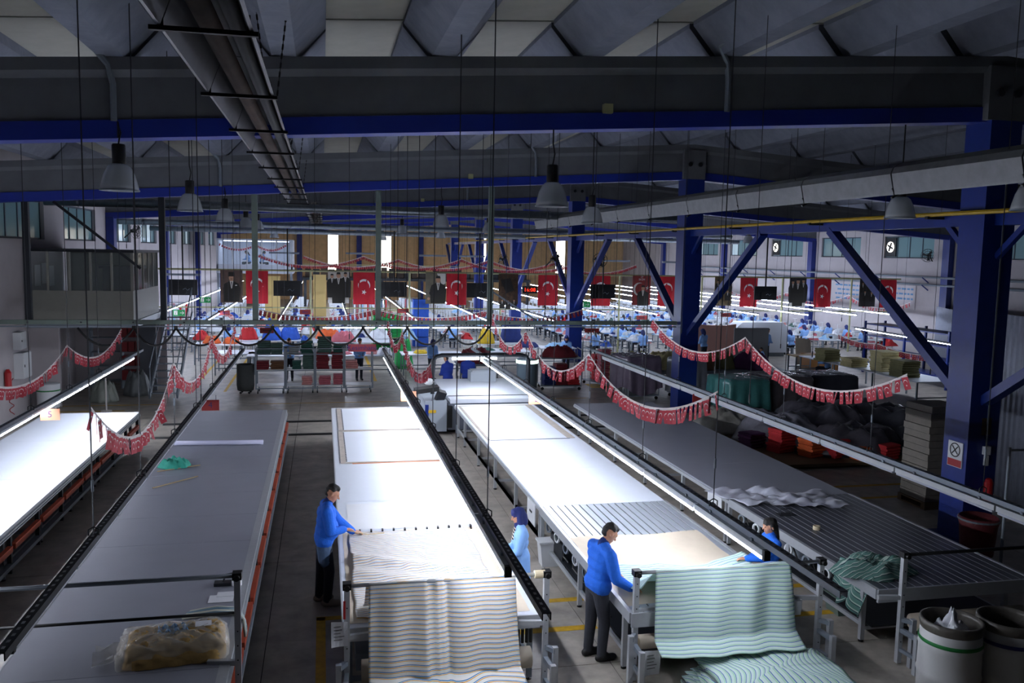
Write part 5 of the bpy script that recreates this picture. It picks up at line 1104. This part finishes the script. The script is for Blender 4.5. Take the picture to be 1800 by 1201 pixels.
# white packing table with pale yellow stacks and blue shelving on the right
def wtable(label, x0, x1, y0, y1, z=.85, mat=m_white, lm=m_steel, n=2, rz=0):
    t = thing('packing_table', label, 'table', ((x0+x1)/2,(y0+y1)/2,0), rz); w, d = (x1-x0)/2, (y1-y0)/2
    B().bx(-w,w,-d,d,z-.035,z).ob('table_top', mat, t)
    for sx in (-1,1):
        for k in range(n): y = -d+.08+(2*d-.16)*k/(n-1); B().bx(sx*(w-.06)-.025,sx*(w-.06)+.025,y-.025,y+.025,0,z-.035).ob('leg', lm, t)
    for k in (0, n-1): y = -d+.08+(2*d-.16)*k/(n-1); B().bx(-w+.06,w-.06,y-.02,y+.02,.25,.29).ob('stretcher', lm, t)
    return t
wtable('long white packing table with pale yellow stacks on the right', 20.0, 21.6, 25.6, 33.2, n=4)
for i, (x, y, n, c, l) in enumerate(((20.7,28.4,9,'cream','tall block'),(20.45,26.9,7,'olive','nearest block'),(20.3,29.7,4,'cream','low block'),(20.2,31.4,6,'olive','farthest block'))): fold_stack('pale yellow cloth stack on the right packing table, %s' % l, (x,y,.85), .75,.8,n, C_[c], th=.085, seed=100+i)
t = thing('blue_shelving', 'blue steel shelving with lit rail at the far right', 'shelving', (24.2,30,0))
for y in (-4,-1.3,1.3,4):
    for x in (-.5,.5): B().bx(x-.04,x+.04,y-.04,y+.04,0,2.3).ob('upright', m_blue, t)
for z in (.5,1.1,1.7,2.2): B().bx(-.5,.5,-4,4,z-.05,z).ob('shelf', m_blue, t)
t = thing('light_rail', 'lit lamp rail in front of the blue shelving', 'light', (21.9,29.5,2.05))
B().bar((0,-3.5,.04),(.6,3.5,.04),.1,.06).ob('housing', m_steel, t)
for k in range(4): B().bar((.043+.145*k*1.02,-3.4+1.75*k,-.01),(.18+.145*k*1.02,-1.8+1.75*k,-.01),.06,.03).ob('lamp_tube', m_far, t)
for yy in (-3,0,3): B().tube((.3+.085*yy,yy,.05),(.3+.085*yy,yy,6.3),.006,4).ob('suspension_wire', m_cable, t)
for k, dz in enumerate((0,.16)): tag(B().ball((21.92,25.92,1.93+dz),.1,12,8).ob('balloon', m_fw, None, True), 'small white balloon at the end of the lit rail, %s one' % ('lower','upper')[k], 'balloon')
wtable('small wooden topped table with machines in front of the grey board', 20.0, 21.2, 33.4, 34.2, .8, M('wood top','#a88a50',.6))
t = thing('wooden_desk', 'brown wooden desk behind the pale yellow stacks', 'desk', (21.9,34.6,0)); B().bx(-.75,.75,-.4,.4,.72,.76).ob('desk_top', M('desk wood','#9a6a38',.5), t); B().bx(-.72,.72,-.36,-.33,.05,.72).bx(-.72,-.68,-.36,.36,0,.72).bx(.68,.72,-.36,.36,0,.72).ob('panels', M('desk wood','#9a6a38',.5), t)
t = thing('grey_board', 'plain grey standing board among the sewing tables on the right', 'board', (18.9,35.4,0)); B().bx(-.85,.85,-.02,.02,.5,1.85).ob('panel', M('board grey','#77797c',.6), t); B().bx(-.8,-.74,-.2,.2,0,.5).bx(.74,.8,-.2,.2,0,.5).ob('feet', m_steel, t)
t = thing('pink_screen', 'pink padded folding board behind the grey board', 'board', (18.6,38.6,0)); B().ext([(-1.1,.3),(1.1,.3),(1.15,1.75),(.6,1.68),(-.4,1.7),(-1.15,1.8)],'y',-.06,.06).ob('panel', M('pink cloth','#d9a79a',.8), t); B().bx(-1,-.95,-.2,.2,0,.3).bx(.95,1,-.2,.2,0,.3).ob('feet', m_steel, t)
t = thing('fabric_machine', 'white wide machine with rounded cover behind the pink board', 'machine', (21.8,40.2,0)); B().ext([(-1.4,.2),(1.4,.2),(1.4,1.5),(1.1,1.75),(-1.1,1.75),(-1.4,1.5)],'y',-.5,.5).ob('cover', m_white, t); B().bx(-1.3,1.3,-.45,.45,0,.2).ob('base', m_steel, t)
t = thing('leaning_cardboard', 'leaning tan cardboard panels beside the white machine', 'cardboard', (22.0,36.4,0))
for k in range(3): B().box((.25*k,.1*k,.65),(.5,.03,1.25-.1*k),(-.12,0,.2*k)).ob('panel', m_paper, t)
# ---------------------------------------------------------------- packing tables between the racks and the sewing rows
wtable('long white packing table right behind the rolling racks', -2.9, 2.7, 34.2, 35.7, n=3)
wtable('white table with orange bundles left of the walkway', -5.4, -2.9, 38.2, 39.6)
wtable('white table with grey legs left of the racks', -4.2, -2.6, 35.0, 36.4)
wtable('white table behind the cutting machine with a yellow cloth', 3.1, 5.6, 34.3, 35.6)
wtable('white table with dark green trays near the round machine column', 6.2, 8.6, 35.2, 36.5)
wtable('white table with navy pieces behind the maroon trolley', 8.9, 11.0, 36.4, 37.6)
HP = [('orange',-4.7,38.9,.85,.35,.3,.36,'orange bundle on the white table, left one'),('orange',-3.9,38.9,.85,.35,.3,.3,'orange bundle on the white table, right one'),('red',-3.3,40.6,.85,.4,.3,.6,'red clothes heap behind the orange bundles'),('blue',-2.3,40.4,.85,.45,.35,.7,'blue clothes heap left of the grey green post, left half'),('blue',-1.5,40.6,.85,.45,.35,.65,'blue clothes heap left of the grey green post, right half'),
 ('rose',-1.2,34.8,.85,.5,.35,.12,'pink pieces scattered on the long packing table, left'),('pink',.6,34.8,.85,.5,.35,.12,'pink pieces scattered on the long packing table, middle'),('rose',2.0,34.9,.85,.4,.35,.14,'pink pieces scattered on the long packing table, right'),('white',2.4,34.6,.85,.3,.3,.3,'white cloth heap on the right end of the packing table'),
 ('yellow',3.9,34.9,.85,.3,.3,.14,'yellow cloth on the white table behind the machine'),('teal',6.8,35.8,.85,.4,.3,.12,'dark green tray of pieces near the round column, left'),('teal',7.8,35.8,.85,.4,.3,.12,'dark green tray of pieces near the round column, right'),('maroon',5.9,33.0,.7,.75,.5,.6,'maroon cloth heap on a trolley behind the cutting machine'),('maroon',8.6,30.6,1.2,.66,.4,.42,'maroon cloth heap on the upper deck of the two tier trolley'),
 ('navy',8.9,37.0,.85,.5,.4,.25,'navy cloth heap on the table behind the maroon trolley'),('sky',10.2,37.0,.85,.45,.4,.2,'sky blue cloth heap on the table behind the maroon trolley'),('bright',3.35,36.6,.0,.4,.4,1.3,'bright green sack at the end of the packing table'),('yellow',7.3,38.6,.85,.4,.35,.7,'yellow cloth block beyond the green trays'),('navy',8.6,39.2,.85,.5,.3,1.1,'navy cloth block beyond the green trays'),('orange',.2,41.0,.85,.6,.4,.45,'orange and white clothes pile past the racks'),('pink',.9,39.6,.85,.6,.4,.5,'pink striped clothes pile past the racks'),('white',2.6,40.8,.85,.5,.4,.5,'white clothes pile past the racks')]
for i, (c, x, y, z, rx, ry, h, l) in enumerate(HP): heap('cloth_heap', l, (x,y,z), (rx,ry), h, C_[c], i*1.7+2, n=30, rough=.5)
wtable('white table carrying the blue and red clothes heaps', -3.7, -1.0, 40.0, 41.2); wtable('white table carrying orange and pink clothes piles', -.5, 3.2, 39.2, 41.3)
wtable('white table carrying the yellow and navy blocks', 6.8, 9.2, 38.2, 39.7)
tag(B().bx(5.1,6.7,32.4,33.6,.62,.7).bx(5.15,5.2,32.45,32.5,.1,.62).bx(6.6,6.65,32.45,32.5,.1,.62).bx(5.15,5.2,33.5,33.55,.1,.62).bx(6.6,6.65,33.5,33.55,.1,.62).lathe([(.05,0),(.05,.1)],8,(5.2,32.5,0)).lathe([(.05,0),(.05,.1)],8,(6.6,32.5,0)).lathe([(.05,0),(.05,.1)],8,(5.2,33.5,0)).lathe([(.05,0),(.05,.1)],8,(6.6,33.5,0)).ob('flat_trolley', m_steel), 'flat trolley under the maroon heap behind the machine', 'trolley')
t = thing('green_goods_shelf', 'pale shelf filled with bright green goods past the Kesimhane sign', 'shelf', (3.0,41.5,0))
for x in (-.7,.7):
    for y in (-.3,.3): B().bx(x-.025,x+.025,y-.025,y+.025,0,2.3).ob('upright', m_cream, t)
for z in (.2,.85,1.5,2.15): B().bx(-.7,.7,-.3,.3,z-.03,z).ob('shelf_board', m_cream, t)
for i in range(3):
    for j in range(3): fold_stack('bright green goods on the pale shelf, %s row %s' % (['bottom','middle','top'][j], ['left','centre','right'][i]), (2.55+.45*i,41.5,.2+.65*j), .42,.5,6, C_['bright'], th=.08, seed=200+i+3*j)
t = thing('blue_crate_tower', 'tall blue crate tower under the right side of the flag frame', 'crates', (5.0,45,0))
for k in range(5): B().bx(-.4,.4,-.3,.3,.04+.5*k,.5+.5*k).ob('crate', C_['blue'], t)
# ---------------------------------------------------------------- sewing rows
ROWS = [-6.6,-4.3,-1.7,1.0,3.7,6.6,9.4,13.0,15.6,18.2,20.9,23.6,26.3,28.8]
m_mach = M('machine cream','#c9cdd0',.4); m_topw = M('sewing top','#d8dde4',.45)
me_top = B().bx(-.55,.55,-.28,.28,.72,.76).mesh('table_top', m_topw)
me_leg = B()
for s in (-1,1): me_leg.bx(s*.45-.03,s*.45+.03,-.25,.25,0,.03).bx(s*.45-.025,s*.45+.025,-.04,.04,.03,.72)
me_leg.bx(-.45,.45,-.02,.02,.2,.24); me_leg = me_leg.mesh('frame', m_steel)
me_mc = B().bx(-.25,.28,-.09,.09,.76,.8).bx(.14,.28,-.07,.07,.8,1.04).bx(-.26,.2,-.06,.06,.98,1.08).bx(-.27,-.19,-.06,.06,.84,1.0).bx(-.235,-.225,-.005,.005,.79,.84).lathe([(.07,0),(.07,.03)],12,(.3,0,.98)).mesh('machine_head', m_mach)
me_th = B().tube((.35,.2,.76),(.35,.2,1.35),.012,6).bx(.2,.5,.18,.22,1.33,1.35).lathe([(.05,.0),(.03,.14)],8,(.27,.2,.9)).lathe([(.05,.0),(.03,.14)],8,(.43,.2,.9)).mesh('thread_stand', m_whitep)
R = random.Random(5)
def station(x, y, rz, i):
    t = thing('sewing_station', 'white sewing table with machine, '+WHERE, 'sewing table', (x,y,0), rz, 'sewing tables in the lit rows')
    place('table_top', me_top, t); place('frame', me_leg, t); place('machine_head', me_mc, t); place('thread_stand', me_th, t)
bm = {}
def bundle(kc):
    if kc not in bm:
        b = B(); sd = len(bm)*2.3
        b.grid(8, 18, lambda u, v: (.24*u**.8*math.cos(2*PI*v)*(1+.2*math.sin(5*v*PI+sd)), .2*u**.8*math.sin(2*PI*v), max(.003, .16*(1-u*u)*(1+.4*math.sin(v*17+sd+u*5)))))
        bm[kc] = b.mesh('cloth_bundle', C_[kc], True)
    return bm[kc]
KC = ['white','sky','blue','red','pink','white','navy','white','sky','rose','green','white']
cname = dict(white='white', sky='pale blue', blue='blue', red='red', pink='pink', navy='navy', rose='rose', green='grey green')
NUM = ['one','two','three','four','five','six','seven','eight','nine','ten','eleven','twelve','thirteen','fourteen']
n = 0
for xi, x in enumerate(ROWS):
    y0 = 43.2 if x < 11 else 40.6
    if 5 < x < 11: y0 = 44.5
    k = 0
    while y0+1.5*k < 61:
        y = y0+1.5*k; k += 1; WHERE = '%s from the front in sewing row %s' % (nth(k-1), NUM[xi])
        station(x, y, R.choice((0, PI))+R.uniform(-.06,.06), n)
        if R.random() < .62:
            key = R.choice(('sit_navy','sit_navy','sit_black')); put(key, {'sit_navy':'seated worker in light blue, navy scarf, ','sit_black':'seated worker in light blue, dark hair, '}[key]+WHERE, x+R.uniform(-.1,.1), y-.62, R.uniform(-.15,.15), 1, 'seated workers in the sewing rows', 0)
            tag(B().bx(x-.18,x+.18,y-.85,y-.5,.40,.44).bx(x-.02,x+.02,y-.69,y-.65,.05,.4).bx(x-.2,x+.2,y-.69,y-.65,.02,.05).ob('stool', m_steel), 'low grey stool '+WHERE, 'stool', 'stools in the sewing rows') if n % 3 == 0 else None
        c = R.choice(KC)
        tag(place('cloth_bundle', bundle(c), None, (x+R.uniform(-.42,-.1), y+.12, .765), R.uniform(0,6), sc=R.uniform(.8,1.4)), '%s cloth bundle on the table ' % cname[c]+WHERE, 'fabric', 'cloth bundles on the sewing tables')
        if R.random() < .6:
            c = R.choice(KC); tag(place('cloth_bundle', bundle(c), None, (x+R.uniform(.7,.95), y+R.uniform(-.2,.2), .45), R.uniform(0,6), sc=R.uniform(1.2,2.2)), '%s cloth bundle on the low stand ' % cname[c]+WHERE, 'fabric', 'cloth bundles beside the sewing tables')
            tag(B().bx(x+.6,x+1.1,y-.3,y+.3,.41,.45).bx(x+.65,x+.69,y-.25,y-.21,0,.41).bx(x+1.0,x+1.04,y-.25,y-.21,0,.41).bx(x+.65,x+.69,y+.21,y+.25,0,.41).bx(x+1.0,x+1.04,y+.21,y+.25,0,.41).ob('low_stand', m_whitep), 'low white stand '+WHERE, 'stand', 'low stands in the sewing rows')
        n += 1
    # lamps and cable duct of the row
    ya, yb = (38.5 if x > 11 else 33.5), 76
    t = thing('light_rail', 'lit lamp rail over sewing row %s, counted from the left wall' % NUM[xi], 'light', (x,0,2.25), group='lamp rails over the sewing rows')
    B().bx(-.03,.03,ya,yb,-.01,.04).ob('housing', m_steel, t)
    y = ya+.05
    while y < yb-1.5: B().ext([(-.016,-.015),(.016,-.015),(.026,-.035),(.014,-.055),(-.014,-.055),(-.026,-.035)],'y',y,y+2.9).ob('lamp_tube', m_far, t); y += 3.05
    for yy in range(int(ya)+1, 76, 6): B().tube((0,yy,.06),(0,yy,ztop(x)-2.25),.006,4).ob('suspension_wire', m_cable, t)
# farthest benches, too small to tell apart
far = B()
for x in ROWS:
    for k in range(9):
        y = 62+1.5*k; far.bx(x-.55,x+.55,y-.28,y+.28,.72,.76).bx(x-.25,x+.28,y-.09,y+.09,.76,1.0).bx(x-.4,x-.34,y-.2,y+.2,0,.72).bx(x+.34,x+.4,y-.2,y+.2,0,.72)
tag(far.ob('far_sewing_benches', m_topw), 'far rows of white sewing benches at the end of the hall', 'sewing tables', kind='stuff')
# ---------------------------------------------------------------- end of the hall: upper office, dark storage deck
t = thing('upper_office', 'white glazed upper office at the far left end', 'office', (-6.9,60,0))
B().bx(0,4.9,0,4,3.3,3.5).bx(0,4.9,0,.05,3.5,3.9).bx(0,4.9,3.9,4,3.5,5.6).bx(0,4.9,0,4,5.5,5.6).bx(0,.1,0,4,3.5,5.5).bx(4.8,4.9,0,4,3.5,5.5).ob('shell', M('office white','#c3cad6',.6), t)
for k in range(6): B().bx(.02+.95*k,.1+.95*k,-.02,.06,3.9,5.5).ob('mullion', m_whitep, t)
for k in range(5): B().bx(.1+.95*k,.97+.95*k,.01,.02,3.9,5.5).ob('pane', m_clear, t)
B().bx(.3,4.6,1.5,2.5,5.44,5.48).ob('ceiling_lamp', M('office lamp','#dfe8ff',.5,emit=5), t)
for x in (.1,2.4,4.8): B().bx(x-.08,x+.08,.1,.26,0,3.3).ob('leg', m_steel, t)
for i, x in enumerate((-4.9,-4.1)): put('sit_black', 'person sitting in the upper glazed office, %s one' % ('left','right')[i], x, 61.2, 1.2-2.2*i, 1, z=3.5)
t = thing('storage_deck', 'dark storage deck full of boxes in front of the end wall', 'storage deck', (0,66,0))
B().bx(-1.5,16,0,4,2.7,2.9).ob('deck', m_dark, t)
for k in range(7): B().bx(-1.4+2.85*k,-1.2+2.85*k,.05,.25,0,2.7).ob('post', m_dark, t)
B().bx(-1.5,16,0,.04,3.85,3.9).ob('guard_rail', m_cream, t)
for k in range(30):
    h = R.uniform(.4,.9); tag(B().bx(-1.3+.57*k,-1.3+.57*k+R.uniform(.4,.53),66.3,67.1,2.9,2.9+h).ob('storage_box', M('box %d' % (k % 4), ['#3a2d24','#22242a','#4a3a2c','#2d2622'][k % 4], .8)), 'dark box on the storage deck, %s from the left' % nth(k), 'box', 'boxes on the storage deck')
tag(B().bx(-3.5,-2.6,55,55.2,0,3.3).bx(-.6,.2,56,56.2,0,3.4).ob('wall_partition', M('cream board','#c2a86a',.7)), kind='structure')
# hanging white garments on rails behind the large flags
for i, (x, y) in enumerate(((2.3,53.5),(3.4,53.5),(5.4,55),(-7.6,47),(-7.6,49))):
    t = thing('garment_rail', 'rail of hanging white printed garments, %s' % ['left of the walkway flag','right of the walkway flag','under the portrait with hat','far left wall nearer','far left wall farther'][i], 'garment rail', (x,y,0)); B().tube((-.5,0,2.0),(.5,0,2.0),.02,6).tube((-.5,0,0),(-.5,0,2),.02,6).tube((.5,0,0),(.5,0,2),.02,6).ob('rail', m_steel, t)
    for k in range(6): B().ext([(-.06,.7),(.06,.7),(.07,1.7),(.0,1.95),(-.07,1.7)],'x',-.45+.16*k,-.36+.16*k).ob('garment', C_[['white','pink','white','sky','white','red'][k]], t)
# right wall services and texts
for i, z in enumerate((4.15, 3.75)):
    t = thing('wall_conduit', '%s grey conduit run along the right window wall' % ('upper','lower')[i], 'conduit', (31.2,0,z)); B().tube((0,30,0),(0,70,0),.06,8).ob('pipe', m_steel, t)
    for k in range(10): B().bar((.3,32+4*k,-.3),(-.1,32+4*k,-.02),.05,.05).ob('bracket', m_blue, t)
m_bt = M('blue wall text','#5a86b0',.7)
for i, (y, nl) in enumerate(((47,4),(42.5,3))):
    t = thing('wall_text_panel', 'pale panel with faint blue lines of print on the right wall, %s' % ('farther','nearer')[i], 'panel', (31.46,y,2.9)); B().bx(0,.02,-1.6,1.6,-.55,.75).ob('panel', m_wall, t); b = B()
    for k in range(nl):
        q = -1.4
        while q < 1.2: w = R.uniform(.15,.45); b.bx(-.006,-.001,q,min(1.4,q+w),.5-.27*k,.6-.27*k); q += w+.09
    b.ob('print_lines', m_bt, t)
def fan(label, c, rz, wallx):
    t = thing('wall_fan', label, 'fan', c, rz, group='black wall fans'); f = B()
    for r in (.12,.22,.33): f.path([(r*math.cos(a*PI/10),-.12,r*math.sin(a*PI/10)) for a in range(21)],.008,4,cap=False); f.path([(r*math.cos(a*PI/10),.02,r*math.sin(a*PI/10)) for a in range(21)],.008,4,cap=False)
    for a in range(12): f.tube((0,-.13,0),(.33*math.cos(a*PI/6),-.1,.33*math.sin(a*PI/6)),.005,4)
    f.ob('guard', m_blk, t); b = B()
    for a in range(3): q = a*2.09+.5; b.add([(0,-.05,0),(.28*math.cos(q),-.07,.28*math.sin(q)),(.3*math.cos(q+.5),-.03,.3*math.sin(q+.5)),(.12*math.cos(q+.7),-.04,.12*math.sin(q+.7))],[(0,1,2,3)])
    solid(b.ob('blades', m_dark, t),.006); B().tube((0,0,0),(0,.22,0),.08,10).ob('motor', m_blk, t); B().path([(0,.2,0),(0,.35,-.15),(0,.55,-.3)],.03,6).ob('arm', m_blk, t)
fan('black fan on the left window wall', (-8.1,41.0,5.65), PI/2-.4, 0); fan('black fan on the right window wall by the blue column', (30.9,39.4,5.3), -PI/2+.5, 0); fan('black fan on the third column, left side', (10.4,38.2,4.75), .6, 0); fan('black fan on the third column, right side', (12.6,38.3,4.75), -.5, 0); fan('black fan between the fourth columns', (10.6,51,4.6), .4, 0)
for i, (x, y, z) in enumerate(((-6.9,46,3.55),(-2.2,52,4.7),(2.2,53,4.75),(6.6,53,4.7),(9.2,54,4.7),(17.5,50,4.6),(20.5,48,4.6))):
    t = thing('strip_lamp', 'unlit strip lamp hung above the sewing rows, %s from the left' % ['first','second','third','fourth','fifth','sixth','seventh'][i], 'lamp', (x,y,z), group='strip lamps'); B().bx(-.85,.85,-.1,.1,0,.1).ob('housing', m_steel, t); B().bx(-.8,.8,-.06,.06,-.01,0).ob('diffuser', m_off, t)
    for s in (-1,1): B().tube((s*.6,0,.1),(s*.6,0,ztop(x)-z),.006,4).ob('wire', m_cable, t)

# warm lamps added to brighten the end wall, standing in for sunlight
for i, x in enumerate((-2, 4, 10, 16)):
    t = thing('added_warm_lamp', 'added warm lamp brightening the cream end wall, %s from the left' % nth(i), 'lamp', (x,83,6.6), group='added warm lamps at the end wall')
    B().lathe([(.05,.3),(.1,.28),(.22,.05),(.24,0),(.22,0),(.08,.26)],16,cap=False).ob('shade', m_steel, t, True); B().ball((0,0,.08),.1).ob('bulb', M('added warm bulb','#ffdca8',.5,emit=120,ecol='#ffc98a'), t, True)
    B().tube((0,0,.3),(0,0,ztop(x)+.58-6.6),.008,4).ob('cord', m_blk, t)
